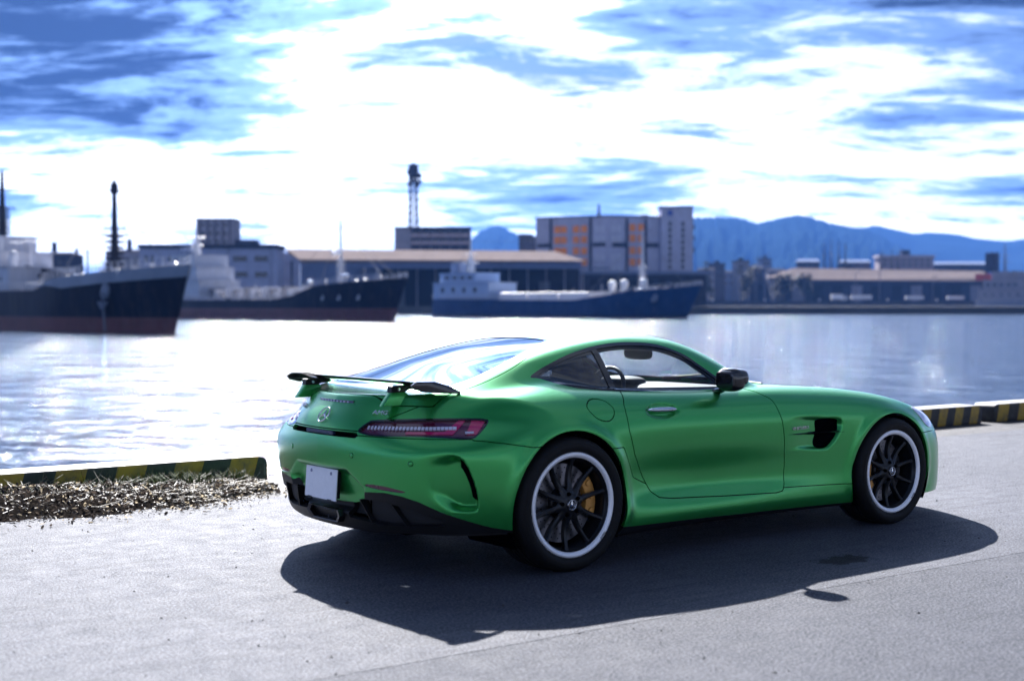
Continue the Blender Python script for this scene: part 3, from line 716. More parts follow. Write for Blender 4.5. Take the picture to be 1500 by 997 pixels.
# --- tail lamps
TL = smooth_poly([(-1.885, .733), (-1.812, .775), (-1.737, .789), (-1.384, .802), (-1.1, .806), (-.945, .802), (-.915, .784), (-.975, .722), (-1.043, .710), (-1.37, .716), (-1.718, .711), (-1.83, .716)], 4)
rearx = lambda V: V[:, 0]+1.5
tl_fn = region(TL, 'diag', rearx)
tl, S0 = S0.split(tl_fn)
tfr, tln = tl.split(lambda V: -tl_fn(V)-.008)
redp = [(-1.16, .795), (-.96, .793), (-.995, .725), (-1.10, .72)]
TRED = [region([(-1.035, .797), (-.935, .795), (-.985, .726), (-1.06, .724)], 'diag'), region([(-1.50, .735), (-1.21, .738), (-1.13, .79), (-1.08, .79), (-1.15, .726), (-1.50, .723)], 'diag')]
tail_lamps = pair('tail_lamp', tfr, GLOSSB, .015)
inn = tln.offset(-.012)
red1, inn2 = inn.split(TRED[0]); red2, inn2 = inn2.split(TRED[1])
for sg, par in ((1, tail_lamps[0]), (-1, tail_lamps[1])):
    fl = (lambda s: s) if sg == 1 else (lambda s: s.mirror(False))
    q = fl(inn2); mesh_obj('lens', q.V, q.F, LENS, par, normals=q.N)
    for r_ in (red1, red2):
        q = fl(r_.offset(.004)).rim(.006); mesh_obj('lens', q.V, q.F, LENSR, par, normals=q.N)
    for k in range(24):
        d0 = -1.80+k*.0285; w_ = .0045+.0002*k; zc = .752+.0004*k
        c = on_diag(d0, zc, False); nn = normal_at(c); c = c-nn*.006; t_ = np.cross([0, 0, 1.], nn); t_ /= np.linalg.norm(t_); u_ = np.cross(nn, t_)
        M = Matrix([[t_[i], u_[i], nn[i], c[i]] for i in range(3)]+[[0, 0, 0, 1]]); b = MB().box(-w_, w_, -.010, .010, -.004, .004, M)
        if sg == -1: b.V = [(x, -y, z) for x, y, z in b.V]; b.F = [f[::-1] for f in b.F]
        b.build('light_rib', LENSW, par)
    c0, c1 = on_diag(-1.065, .740, False), on_diag(-1.005, .742, False)
    b = MB().bar(c0-normal_at(c0)*.006, c1-normal_at(c1)*.006, .007, 8)
    if sg == -1: b.V = [(x, -y, z) for x, y, z in b.V]; b.F = [f[::-1] for f in b.F]
    b.build('reversing_light', LENSW, par)
# --- slot under the boot lid
SLOT = [(-.355, .700), (-.33, .722), (.33, .722), (.355, .700), (.33, .693), (-.33, .693)]
slot, S0 = S0.split(region(SLOT, 'rear', rearx)); both('lid_slot', slot.offset(-.02), DEEPB, 0)
MB().box(-2.255, -2.235, -.14, .14, .697, .718).build('slot_handle', mat('blue black plastic', (.02, .025, .06), .25), car, bevel=.003)
# boot lid between slot and lamps
LID = [(-.345, .729), (.345, .729), (.43, .775), (.60, .88), (.62, .93), (-.62, .93), (-.60, .88), (-.43, .775)]
lid, S0 = S0.split(region(LID, 'rear', lambda V: V[:, 0]+1.98), .003); lid_o = both('boot_lid', lid, PAINT)
# bumper below the seam line
def seam(V): return np.where(V[:, 0] < -1.315, V[:, 2]-np.interp(D_(V), [-1.2, -.946, -.779, -.599, 0], [.71, .70, .685, .66, .65]), 1)
bump, S0 = S0.split(lambda V: np.maximum(np.where(D_(V) < -1.0, V[:, 2]-.708, seam(V)), V[:, 0]+1.32), .0025)
scoop_fn = lambda V: np.maximum(np.abs(poly_sd(SCOOP, D_(V), V[:, 2])+.023)-.021, -1.085-D_(V)+4*np.maximum(.43-V[:, 2], 0))
scoop, bump = bump.split(lambda V: np.maximum(scoop_fn(V), V[:, 0]+1.5)); pair('bumper_vent', scoop, DEEPB, 0)
REFL = smooth_poly([(-1.836, .465), (-1.661, .464), (-1.50, .448), (-1.467, .440), (-1.519, .436), (-1.70, .443), (-1.80, .452)], 4)
refl, bump = bump.split(region(REFL, 'diag', rearx)); pair('reflector', refl.offset(-.004), LENS, 0)
both('rear_bumper', bump, PAINT)
# quarter seam in front of the wheel / sill
FUEL = smooth_poly([(-1.165, .850), (-1.11, .878), (-1.03, .868), (-.992, .825), (-1.015, .780), (-1.06, .763), (-1.125, .780), (-1.165, .818)], 6)
fuel, S0 = S0.split(region(FUEL, 'side', lambda V: .5-A_(V)), .0028)
q = fuel.rim(.015); mesh_obj('fuel_flap', q.V, q.F, PAINT, car, normals=q.N)
q = fuel.mirror(False); mesh_obj('quarter_panel_disc', q.V, q.F, PAINT, car, normals=q.N)
# door
DOOR = [(-.845, .908), (-.905, .84), (-.914, .798), (-.908, .708), (-.862, .576), (-.791, .459), (-.725, .365), (-.66, .325), (-.559, .312), (-.149, .290), (.30, .273), (.352, .280), (.372, .32), (.377, .432), (.345, .599), (.318, .70), (.295, .76), (.272, .822), (.20, .868), (.10, .905), (-.3, .915)]
door_fn = region(DOOR, 'side', lambda V: .5-A_(V))
door, S0 = S0.split(lambda V: np.maximum(door_fn(V), V[:, 2]-.912), .003)
doors = pair('door', door, PAINT)
# fender vent opening
VO = smooth_poly([(.632, .680), (.70, .692), (.806, .684), (.832, .651), (.818, .605), (.783, .559), (.732, .517), (.655, .516), (.625, .557), (.640, .614)], 4)
vo, S0 = S0.split(region(VO, 'side', lambda V: .5-A_(V))); vents = pair('fender_vent', vo.offset(-.03), DEEPB, 0)
# sill panel and front wing seam
SEAM2 = region([(-1.2, .622), (-1.2, .05), (1.4, .05), (1.4, .272), (.93, .281), (.40, .297), (-.55, .323), (-.86, .45), (-.95, .62)], 'side', lambda V: .5-A_(V))
skirt, S0 = S0.split(lambda V: np.maximum(SEAM2(V), np.maximum(V[:, 0]-1.315, -1.315-V[:, 0])), .0025); pair('side_skirt', skirt, PAINT)
# bonnet and front bumper
BON = smooth_poly([(.30, 0), (.36, .60), (.45, .72), (.9, .70), (1.4, .66), (1.8, .60), (2.05, .45), (2.12, .2), (2.13, 0), (2.12, -.2), (1.8, -.6), (.9, -.7), (.4, -.7)], 4)
bon, S0 = S0.split(region(BON, 'top', lambda V: .5-V[:, 2]), .003); both('bonnet', bon, PAINT)
HL = smooth_poly([(1.60, .715), (1.70, .705), (1.80, .665), (1.84, .62), (1.78, .585), (1.70, .60), (1.645, .645)], 4)
hl, S0 = S0.split(region(HL, 'side', lambda V: np.maximum(.45-A_(V), 0*V[:, 0]-1))); pair('headlamp', hl.offset(.003), LENSW, .01)
fb, S0 = S0.split(lambda V: np.maximum(1.55-V[:, 0], V[:, 2]-.56), .0025); both('front_bumper', fb, PAINT)
both('body_shell', S0, PAINT)
# --- lower black skin
CV = [(.215, .270), (.225, .362), (.275, .383), (.525, .383), (.70, .345), (.80, .30), (.80, .275), (.50, .255)]
cv_fn = region(CV, 'top', None)
cvf = lambda V: np.maximum(poly_sd(CV, A_(V), V[:, 2]), V[:, 0]+1.6)
cvp, lowrear = lowrear.split(cvf)
both('diffuser', lowrear, SATINB, .03); cvi = pair('diffuser_vent', cvp.offset(-.035), DEEPB, 0)
for sg, par in ((-1, cvi[0]), (1, cvi[1])):
    for (a0, z0), (a1, z1) in (((.335, .378), (.385, .262)), ((.555, .378), (.62, .262))):
        c0, c1 = on_rear(-a0, z0, False), on_rear(-a1, z1, False)
        pts = [Vector((c[0]+dx, -sg*c[1] if sg == 1 else c[1], c[2])) for c, dx in ((c0, .004), (c1, .004), (c1, .05), (c0, .05))]
        b = MB(); w_ = Vector((0, .005, 0)); b.add([p_+w_ for p_ in pts]+[p_-w_ for p_ in pts], [(0, 1, 2, 3), (7, 6, 5, 4), (0, 4, 5, 1), (1, 5, 6, 2), (2, 6, 7, 3), (3, 7, 4, 0)]); b.build('fin', SATINB, par)
pair('sill_blade', sill, SATINB, .03)
inner = inner.offset(-.032).clip(lambda V: V[:, 2]-.22)
both('inner_shell', inner, TRIM, 0)
# --- under floor, wheel housings
FP_ = MB().box(-2.06, 2.05, -.55, .55, .205, .215).box(-.96, .96, -.87, -.55, .205, .215).box(-.96, .96, .55, .87, .205, .215)
for sg in (-1, 1):
    FP_.prism([(-2.08, sg*.5), (-1.97, sg*.70), (-1.87, sg*.80), (-1.70, sg*.87), (-1.70, sg*.5)], .01, Matrix.Translation((0, 0, .24))).prism([(1.70, sg*.5), (1.70, sg*.85), (1.95, sg*.78), (2.1, sg*.5)], .01, Matrix.Translation((0, 0, .2)))
FP_.build('floor_pan', DEEPB, car)
for sg in (-1, 1):
    for c, r in ((RW, RA), (FW, FA)):
        n = 48; Vh = []; Fh = []
        for i in range(n+1):
            t = -.55+(math.pi+1.1)*i/n
            for a in (.52, .945): Vh.append((c[0]+(r+.006)*math.cos(t), sg*a, c[1]+(r+.006)*math.sin(t)))
        Fh = [(2*i, 2*i+1, 2*i+3, 2*i+2) for i in range(n)]; Fh.append([2*i for i in range(n+1)])
        mesh_obj('wheel_housing', Vh, Fh, DEEPB, car, smooth=False)
# --- exhaust
def tube_frame(poly0, poly1, m, name, parent, inner_s=.8, depth=.10):
    """a tapered frame: outer outline, inner outline, pushed in"""
    n = len(poly0); c = sum((Vector(p) for p in poly0), Vector())/n
    a = [Vector(p) for p in poly0]; b = [Vector(p)+Vector((.10, 0, 0)) for p in poly0]
    i0 = [c+(p-c)*inner_s+Vector((.004, 0, 0)) for p in a]; i1 = [p+Vector((depth, 0, 0)) for p in i0]
    V = b+a+i0+i1; F = []
    for k in range(3): F += [(k*n+j, k*n+(j+1) % n, (k+1)*n+(j+1) % n, (k+1)*n+j) for j in range(n)]
    F.append([3*n+j for j in range(n)]); return mesh_obj(name, V, F, m, parent)
ex = [(-2.235, .175, .272), (-2.235, .155, .305), (-2.235, -.155, .305), (-2.235, -.175, .272), (-2.225, -.135, .236), (-2.225, .135, .236)]
t_ = tube_frame(ex, None, mat('dark exhaust metal', (.06, .06, .07), .3, .9), 'exhaust_tip', car, .86)
MB().box(-2.20, -2.13, -.006, .006, .238, .303).build('divider', SATINB, t_)
# --- number plate
M = frame((-2.243, 0, .4325), (0, -1, 0), (.07, 0, 1))
pl = MB().box(-.165, .165, -.0825, .0825, -.002, .004, M).build('number_plate', PLATE, car, bevel=.0015)
for x_ in (-.105, .105): MB().lathe([(0, .009), (.006, .009), (.009, .006), (.009, .003)], 12, M @ Matrix.Translation((x_, .058, 0))).build('plate_bolt', PLATEM, pl)
for x_ in (-.11, .10): MB().box(x_-.02, x_+.02, -.089, -.078, -.004, .0065, M).build('plate_clip', SATINB, pl)
MB().box(-.15, .15, -.07, .07, -.03, -.0025, M).build('plate_holder', SATINB, car)
# --- sensors
for y_, z_ in ((-.318, .605), (.318, .605), (-.70, .587), (.70, .587)):
    c = on_rear(y_, z_); nn = Vector(normal_at(c)); M = frame_n(c, nn)
    MB().lathe([(.0, .003), (.0095, .003), (.0115, .0015), (.0115, -.004)], 20, M).build('parking_sensor', PAINT, car, smooth=True)
    MB().lathe([(.0117, .0008), (.0142, .0008), (.0142, -.004)], 20, M).build('sensor_ring', DEEPB, car)
# --- star in a ring
def star(M, r, parent, m=CHROME, name='emblem'):
    b = MB()
    b.lathe([(r*.90, 0), (r*.90, r*.12), (r*.95, r*.17), (r, r*.12), (r, 0)], 36, M); o = b.build(name, m, parent, smooth=True)
    b = MB(); n = []
    for k in range(3):
        t = math.pi/2+k*2*math.pi/3; tip = Vector((r*.93*math.cos(t), r*.93*math.sin(t), r*.06)); w = [Vector((r*.17*math.cos(t+s*math.pi/3), r*.17*math.sin(t+s*math.pi/3), r*.02)) for s in (-1, 1)]
        top = Vector((0, 0, r*.17)); b.add([M @ v for v in (tip, w[0], top, w[1])], [(0, 2, 1), (0, 3, 2)])
    b.build('emblem_star', m, o); return o
c = on_rear(0, .793, False); nn = Vector(normal_at(c)); star(frame_n(c+.003*np.array(nn), nn), .047, lid_o)
def badge(body, y, z, size, m, parent, name):
    c = on_rear(y, z, False); nn = Vector(normal_at(c)); text(body, size, frame_n(c+np.array(nn)*.006, nn), m, name, parent, .006, 1.2)
badge('AMG', -.405, .818, .036, CHROME, lid_o, 'lettering'); badge('GT R', .37, .818, .036, CHROME, lid_o, 'lettering')
# --- third brake light on the lip
b = MB(); n = 14
for i in range(n+1):
    y_ = -.175+.35*i/n; c = on_rear(y_, .866, False)
    for dx, dz in ((-.004, -.008), (-.004, .008), (.02, .008), (.02, -.008)): b.V.append((c[0]+dx, y_, .866+dz))
b.F = [(4*i+k, 4*i+(k+1) % 4, 4*i+4+(k+1) % 4, 4*i+4+k) for i in range(n) for k in range(4)]+[(3, 2, 1, 0), tuple(4*n+k for k in range(4))]
brl = b.build('brake_light', mat('smoked lens', (.02, .012, .02), .12, coat=1), lid_o)
for i in range(9):
    y_ = -.13+.26*i/8; c = on_rear(y_, .866, False); MB().box(c[0]-.006, c[0], y_-.007, y_+.007, .862, .870).build('light_rib', LENSW, lid_o)
# --- wing
def wing_part():
    b = MB(); n = 40; prof = [(-.115, .004), (-.09, -.004), (-.03, -.012), (.05, -.014), (.10, -.008), (.122, .0), (.10, .010), (.05, .014), (-.03, .012), (-.09, .008)]; k = len(prof)
    for i in range(n+1):
        y_ = -.655+1.31*i/n; u = abs(y_)/.655; xo = -2.015+.05*u*u; zo = .966+.012*(1-u**2)
        tw = .10+.08*u**3
        for px, pz in prof: b.V.append((xo+px*(.62+.30*u**4), y_, zo+pz*.8-px*tw))
    b.F = [(i*k+j, i*k+(j+1) % k, (i+1)*k+(j+1) % k, (i+1)*k+j) for i in range(n) for j in range(k)]+[tuple(range(k))[::-1], tuple(n*k+j for j in range(k))]
    w = b.build('rear_wing', GLOSSB, car, auto=40)
    for sg in (-1, 1):
        ep = [(-2.10, .972), (-2.07, .992), (-1.96, .990), (-1.86, .962), (-1.80, .932), (-1.80, .922), (-1.90, .926), (-2.02, .936), (-2.08, .950)]
        M = Matrix(((1, 0, 0, 0), (0, 0, -sg*-1, sg*.648), (0, 1, 0, 0), (0, 0, 0, 1)))
        MB().prism(ep, .014, M).build('end_plate', GLOSSB, w, bevel=.003, auto=30)
        br = [(-2.10, .928), (-2.10, .962), (-1.95, .966), (-1.93, .952), (-2.0, .938), (-2.02, .928)]
        M2 = Matrix(((1, 0, 0, 0), (0, 0, 1, sg*.45-.022), (0, 1, 0, 0), (0, 0, 0, 1)))
        MB().prism(br, .044, M2).build('bracket', SATINB, w, bevel=.003)
        gp = [(-2.15, .86), (-2.095, .932), (-2.015, .934), (-1.93, .86)]
        MB().prism(gp, .044, M2).build('pylon', PAINT, w, bevel=.006, auto=40)
        MB().lathe([(0, .003), (.008, .003), (.008, 0)], 10, frame((-2.055, sg*.45-.0225, .945), (1, 0, 0), (0, 0, 1))).build('bolt', CHROME, w)
wing_part()
# --- fender vent blade and script
for sg, par in ((-1, vents[0]), (1, vents[1])):
    b = MB(); n = 16
    for i in range(n+1):
        x_ = .375+.485*i/n; c = on_side(x_, .611, True); c0 = on_side(x_, .611, False); a = max(abs(c[1])+.006, abs(c0[1])-.012)
        th = .010*min(1, (i+.6)/4)*min(1, (n-i+.6)/2)
        for da, dz in ((0, 0), (-.012, th), (-.05, th), (-.05, -th), (-.012, -th)): b.V.append((x_, sg*(a+da), .611+dz-.012*(x_-.375)))
    b.F = [(5*i+k, 5*i+(k+1) % 5, 5*i+5+(k+1) % 5, 5*i+5+k) for i in range(n) for k in range(5)]+[(4, 3, 2, 1, 0), tuple(5*n+k for k in range(5))]
    b.build('vent_blade', GLOSSB, par, bevel=0, auto=40)
    xm, zm = .487, .645; c = on_side(xm, zm); nn = normal_at(c, True); nn[2] *= .3
    if sg == 1: c = c*[1, -1, 1]; nn = nn*[1, -1, 1]
    nn = Vector(nn).normalized(); rt_ = Vector((1, 0, 0)) if sg == -1 else Vector((-1, 0, 0)); rt_ = (rt_-nn*rt_.dot(nn)).normalized()
    text('V8 BITURBO', .027, frame(Vector(c)+nn*.002, rt_, (0, 0, 1)), CHROME, 'lettering', par, .002, 1.12)
# --- door handles and mirrors
for sg, par in ((-1, doors[0]), (1, doors[1])):
    b = MB(); n = 18; k = 10
    for i in range(n+1):
        x_ = -.742+.222*i/n; u = 2*i/n-1; c = on_side(x_, .800, False); hgt = .0135*(1-abs(u)**4*.75)
        for j in range(k):
            t = 2*math.pi*j/k; b.V.append((x_, sg*(abs(c[1])+.004+.011*math.cos(t)-.012*u**6), .805-.02*(x_+.632)+hgt*math.sin(t)))
    b.F = [(i*k+j, i*k+(j+1) % k, (i+1)*k+(j+1) % k, (i+1)*k+j) for i in range(n) for j in range(k)]+[tuple(range(k))[::-1], tuple(n*k+j for j in range(k))]
    b.build('door_handle', mat('satin handle', (.55, .60, .66), .22, .9), par, smooth=True)
    # cup behind the handle
def blob(name, c, r, m, parent, sq=2.6, rot=None, n=20, cut=None):
    """rounded box (superellipsoid)"""
    b = MB(); e = 2/sq
    pw = lambda v: math.copysign(abs(v)**e, v)
    for i in range(n+1):
        th = -math.pi/2+math.pi*i/n
        for j in range(2*n):
            ph = math.pi*j/n; v = Vector((r[0]*pw(math.cos(th))*pw(math.cos(ph)), r[1]*pw(math.cos(th))*pw(math.sin(ph)), r[2]*pw(math.sin(th))))
            if cut: v = cut(v)
            if rot is not None: v = rot @ v
            b.V.append(tuple(v+Vector(c)))
    b.F = [(i*2*n+j, i*2*n+(j+1) % (2*n), (i+1)*2*n+(j+1) % (2*n), (i+1)*2*n+j) for i in range(n) for j in range(2*n)]
    return b.build(name, m, parent, smooth=True)
for sg in (-1, 1):
    def wedge(v): return Vector((v.x*(1.0-.25*abs(v.y)/.11)+.0, v.y, v.z*(1+.25*(-v.x/.06)*.4)))
    mo = blob('door_mirror', (-.130, sg*.955, .955), (.062, .082, .066), GLOSSB, car, 3.0, Matrix.Rotation(sg*R(-8), 3, 'Z'), cut=wedge)
    blob('mirror_glass', (-.183, sg*.958, .955), (.010, .066, .050), GLOSSB, mo, 4, Matrix.Rotation(sg*R(-8), 3, 'Z'))
    blob('mirror_cap', (-.102, sg*.962, .966), (.045, .078, .052), mat('carbon weave', (.012, .012, .015), .2, coat=1), mo, 2.6, Matrix.Rotation(sg*R(-8), 3, 'Z'))
    MB().bar((-.11, sg*.80, .872), (-.125, sg*.93, .915), .022, 10, .016).build('mirror_arm', GLOSSB, mo, smooth=True)
# --- cabin
for sg in (-1, 1):
    s_ = blob('seat', (-.42, sg*.37, .42), (.27, .25, .10), LEATHER, car, 4)
    blob('backrest', (-.72, sg*.37, .70), (.085, .24, .33), LEATHER, s_, 3.5, Matrix.Rotation(R(-20), 3, 'Y'))
    blob('headrest', (-.86, sg*.37, 1.03), (.05, .12, .09), LEATHER, s_, 3, Matrix.Rotation(R(-15), 3, 'Y'))
blob('dashboard', (.36, 0, .76), (.24, .68, .115), TRIM, car, 3.5)
blob('dash_cowl', (.22, .37, .87), (.10, .17, .045), TRIM, car, 3)
blob('centre_console', (-.25, 0, .52), (.50, .11, .16), TRIM, car, 4)
b = MB(); M = frame((.06, .37, .80), (0, -1, 0), (.35, 0, 1)); n = 40; k = 8
for i in range(n):
    for j in range(k):
        t, q = 2*math.pi*i/n, 2*math.pi*j/k; b.V.append(tuple(M @ Vector(((.18+.014*math.cos(q))*math.cos(t), (.18+.014*math.cos(q))*math.sin(t), .014*math.sin(q)))))
b.F = [(i*k+j, ((i+1) % n)*k+j, ((i+1) % n)*k+(j+1) % k, i*k+(j+1) % k) for i in range(n) for j in range(k)]
sw = b.build('steering_wheel', LEATHER, car, smooth=True)
b = MB()
for t in (0, math.pi, -math.pi/2): b.bar(M @ Vector((0, 0, 0)), M @ Vector((.175*math.cos(t), .175*math.sin(t), 0)), .016, 8)
b.build('wheel_spoke', LEATHER, sw)
rm_ = blob('interior_mirror', (.02, 0, 1.075), (.02, .125, .038), TRIM, car, 3.5); MB().bar((.03, 0, 1.09), (.10, 0, 1.13), .012, 8).build('mirror_stalk', TRIM, rm_)
blob('rear_bulkhead', (-1.05, 0, .68), (.06, .68, .22), TRIM, car, 5)
# wipers
for y0, y1 in ((.42, -.12), (-.10, -.56)):
    p0 = on_top(.72-.25*y0*y0, y0, False); p1 = on_top(.62-.25*y1*y1, y1, False); MB().bar(p0+[0, 0, .012], p1+[0, 0, .014], .007, 6).build('wiper', SATINB, car)
# --- wheels
def build_wheel(c, sg, rt, rr, wid, yo, caliper_dir):
    """wheel standing in the xz plane; local z of the profiles points outward"""
    M = Matrix(((1, 0, 0, c[0]), (0, 0, sg, sg*yo), (0, -sg, 0, c[1]), (0, 0, 0, 1)))
    if sg == -1: M = Matrix(((1, 0, 0, c[0]), (0, 0, -1, -yo), (0, 1, 0, c[1]), (0, 0, 0, 1)))
    # barrel
    barrel = [(rr-.022, -.004), (rr-.034, -.02), (rr-.040, -.06), (rr-.050, -.20), (rr-.05, -wid)]
    wb = MB().lathe(barrel, 72, M); 
    hub = [(0, -.022), (.030, -.022), (.062, -.030), (.075, -.045), (.078, -.09)]
    wb.lathe(hub, 40, M)
    w = wb.build('wheel', RIMB, car, smooth=True)
    MB().lathe([(rr-.029, -.024), (rr-.026, -.007), (rr-.017, .001), (rr-.006, .004), (rr, .001), (rr+.003, -.006), (rr+.002, -.016)], 90, M).build('rim_lip', RIMS, w, smooth=True)
    MB().lathe([(rr-.038, -.036), (rr-.035, -.024), (rr-.028, -.022)], 90, M).build('rim_step', RIMB, w, smooth=True)
    # tyre
    tp = [(rr-.006, -.012), (rr+.004, -.001), (rr+.018, .010), (rr+(rt-rr)*.5, .014), (rt-.022, .006), (rt-.009, -.008), (rt-.002, -.026), (rt, -.05)]
    g_ = []
    tread = [(rt, -.05)]
    for y_ in (.075, .125, .175): tread += [(rt, -y_), (rt-.007, -y_-.001), (rt-.007, -y_-.011), (rt, -y_-.012)]
    tp = tp+tread[1:]+[(rt, -wid+.03), (rt-.012, -wid+.008), (rr+.01, -wid)]
    ty = MB().lathe(tp, 96, M).build('tyre', RUBBER, w, auto=38)
    MB().lathe([(rt-.034, .0105), (rt-.031, .0125), (rt-.028, .0100)], 96, M).build('sidewall_ridge', RUBBER, w, smooth=True)
    # spokes
    r0, r1 = .055, rr-.030
    prof = []; n = 10; b = MB(); k = 6
    for i in range(n+1):
        u = i/n; r = r0+(r1-r0)*u; hw = .0165*(1-u)+.0085*u+.006*max(0, u-.85)/.15+.010*max(0, .2-u)/.2; zt = -.026-.022*math.sin(math.pi*min(1, u*1.02))*.9+.004*u
        for px, pz in ((-hw, -.006), (-hw*.35, 0), (hw*.35, 0), (hw, -.006), (hw*.8, -.034), (-hw*.8, -.034)): b.V.append((r, px, zt+pz))
    b.F = [(i*k+j, (i+1)*k+j, (i+1)*k+(j+1) % k, i*k+(j+1) % k) for i in range(n) for j in range(k)]+[tuple(range(k)), tuple(n*k+j for j in range(k))[::-1]]
    s0 = None
    for q in range(10):
        t = R(13+36*q)*(1 if sg == -1 else -1)
        if s0 is None: s0 = b.build('spoke', RIMB, w, auto=30); o = s0
        else: o = s0.copy(); COL.objects.link(o); o.parent = w
        o.matrix_local = M @ Matrix.Rotation(t, 4, 'Z')
    # bolts, cap
    for q in range(5):
        t = R(30+72*q); MB().lathe([(0, -.016), (.008, -.016), (.010, -.020), (.010, -.04)], 12, M @ Matrix.Translation((.056*math.cos(t), .056*math.sin(t), 0))).build('wheel_bolt', DEEPB, w)
    MB().lathe([(0, -.014), (.026, -.014), (.030, -.018), (.031, -.03)], 32, M).build('hub_cap', mat('hub cap', (.02, .022, .03), .2, coat=1), w, smooth=True)
    o_ = M @ Vector((0, 0, -.014)); star(frame(o_, M.to_3x3() @ Vector((1, 0, 0)), M.to_3x3() @ Vector((0, 1, 0))), .027, w, CHROME, 'cap_emblem')
    # disc with drilled holes and caliper
    rd = rr-.066
    Dm = M @ Matrix.Translation((0, 0, -.105))
    MB().lathe([(.085, 0), (rd, 0), (rd, -.03), (.085, -.03)], 64, Dm).build('brake_disc', DISC, w)
    hb = MB()
    for q in range(26):
        for rr_, ph in ((rd-.02, 0), (rd-.045, .33), (rd-.07, .66)):
            t = 2*math.pi*(q+ph)/26; hb.lathe([(0, .0008), (.004, .0008)], 8, Dm @ Matrix.Translation((rr_*math.cos(t), rr_*math.sin(t), 0)))
    hb.build('disc_holes', DEEPB, w)
    MB().lathe([(0, .028), (.07, .028), (.088, .012), (.088, -.01)], 40, Dm).build('disc_bell', RIMB, w, smooth=True)
    cb = MB(); n = 14; sp = R(31)
    for i in range(n+1):
        t = (0 if caliper_dir > 0 else math.pi)+R(8)*1+(-sp+2*sp*i/n)
        for r, z_ in ((rd-.068, .012), (rd-.060, .030), (rd-.030, .034), (rd+.004, .028), (rd+.012, .010), (rd+.012, -.045), (rd-.068, -.045)): cb.V.append(tuple(Dm @ Vector((r*math.cos(t), r*math.sin(t), z_))))
    k = 7; cb.F = [(i*k+j, i*k+(j+1) % k, (i+1)*k+(j+1) % k, (i+1)*k+j) for i in range(n) for j in range(k)]+[tuple(range(k)), tuple(n*k+j for j in range(k))[::-1]]
    cal = cb.build('brake_caliper', BRONZE, w, auto=30)
    for q in (-.42, 0, .42):
        t = (0 if caliper_dir > 0 else math.pi)+R(8)+q; MB().lathe([(0, .04), (.014, .04), (.017, .033)], 14, Dm @ Matrix.Translation(((rd-.025)*math.cos(t), (rd-.025)*math.sin(t), 0))).build('piston_boss', BRONZE, w)
    tm = R(-42); c_ = M @ Vector(((rr-.0105)*math.cos(tm), (rr-.0105)*math.sin(tm), .005)); 
    rgt = M.to_3x3() @ Vector((-math.sin(tm), math.cos(tm), 0)); upv = M.to_3x3() @ Vector((-math.cos(tm), -math.sin(tm), 0))
    text('AMG', .017, frame(c_, rgt, upv), RIMB, 'lettering', w, .0005, 1.3)
    return w
for sg in (-1, 1):
    build_wheel(RW, sg, .352, .2715, .28, .985, 1)
    build_wheel(FW, sg, .338, .259, .25, .965, -1)
# ---------------------------------------------------------------- far side of the harbour
EF = Vector((math.cos(YAW), math.sin(YAW), 0)); ER = Vector((math.sin(YAW), -math.cos(YAW), 0))
def far(px, d, z=0.):
    """place d metres off, px across the view (1500 wide), at height z"""
    return Vector((CAM.x, CAM.y, 0))+EF*d+ER*((px-750)/FPX*d)+Vector((0, 0, z))
def zz(py, d): return CAM.z+(448.1-py)*d/FPX
def mpx(n, d): return n*d/FPX
RZ_ = math.atan2(ER.y, ER.x)
WHITEW = mat('weathered white render', (.42, .43, .56), .7, noise=.2, nscale=.3, spec=0.)
GREYW = mat('grey concrete wall', (.26, .26, .31), .8, noise=.25, nscale=.3, spec=0.)
DARKW = mat('dark cladding', (.055, .06, .085), .7, noise=.3, nscale=.4, spec=0.)
ROOFT = mat('pale tin roof', (.16, .135, .13), .8, spec=0, noise=.2, nscale=.25)
ROOFD = mat('dark roof', (.05, .05, .06), .7, spec=0.)
BLUEW = mat('blue grey cladding', (.17, .21, .32), .6, noise=.2, nscale=.3, spec=0.)
GLZ = mat('dark window', (.012, .016, .028), .15)
ORANGE = mat('orange panel', (.85, .25, .02), .6, noise=.15, nscale=.5)
SHADEI = mat('open bay shade', (.012, .014, .02), .9)  # near-black colour stands for the shade inside open bays
tag(MB().box(-1500, 1500, 0, 1400, ZW-3, ZW+2.9).build('far_shore', mat('far shore ground', (.10, .10, .10), .9, noise=.4, nscale=.05)), kind='structure')
fs = bpy.data.objects['far_shore']; fs.location = far(750, 520); fs.rotation_euler = (0, 0, RZ_)
def building(name, label, px, d, cat='building', rz=0, group=None): return thing(name, label, cat, far(px, d, 0), RZ_+rz, group)
GZ = ZW+2.9
def win_grid(par, xs, zs, w, h, y, m=GLZ, name='window', frame_m=None):
    proto = None
    for x in xs:
        for z in zs:
            if proto is None: o = proto = MB().box(-w/2, w/2, -.12, .25, -h/2, h/2).build(name, m, par)
            else: o = proto.copy(); COL.objects.link(o); o.parent = par
            o.location = (x, y, z)
# long two-storey office, left
d = 540; s = d/FPX; X = lambda px: (px-310)*s
b = building('office_block', 'pale two-storey block with paired dark windows behind the second ship', 310, d)
MB().box(X(205), X(405), 0, 18, GZ, zz(364, d)).build('wall', WHITEW, b); MB().box(X(203), X(407), -.8, 19, zz(364, d), zz(358, d)).build('roof', ROOFD, b)
win_grid(b, [X(325), X(352), X(383)], [zz(379, d)], 20*s, 8*s, 0); win_grid(b, [X(325), X(354), X(383)], [zz(402, d)], 18*s, 8*s, 0); win_grid(b, [X(215), X(224), X(250), X(285)], [zz(379, d)], 5*s, 9*s, 0)
for q in (265, 335, 397): MB().box(X(q)-.15, X(q)+.15, -.35, 0, GZ, zz(364, d)).build('downpipe', GREYW, b)
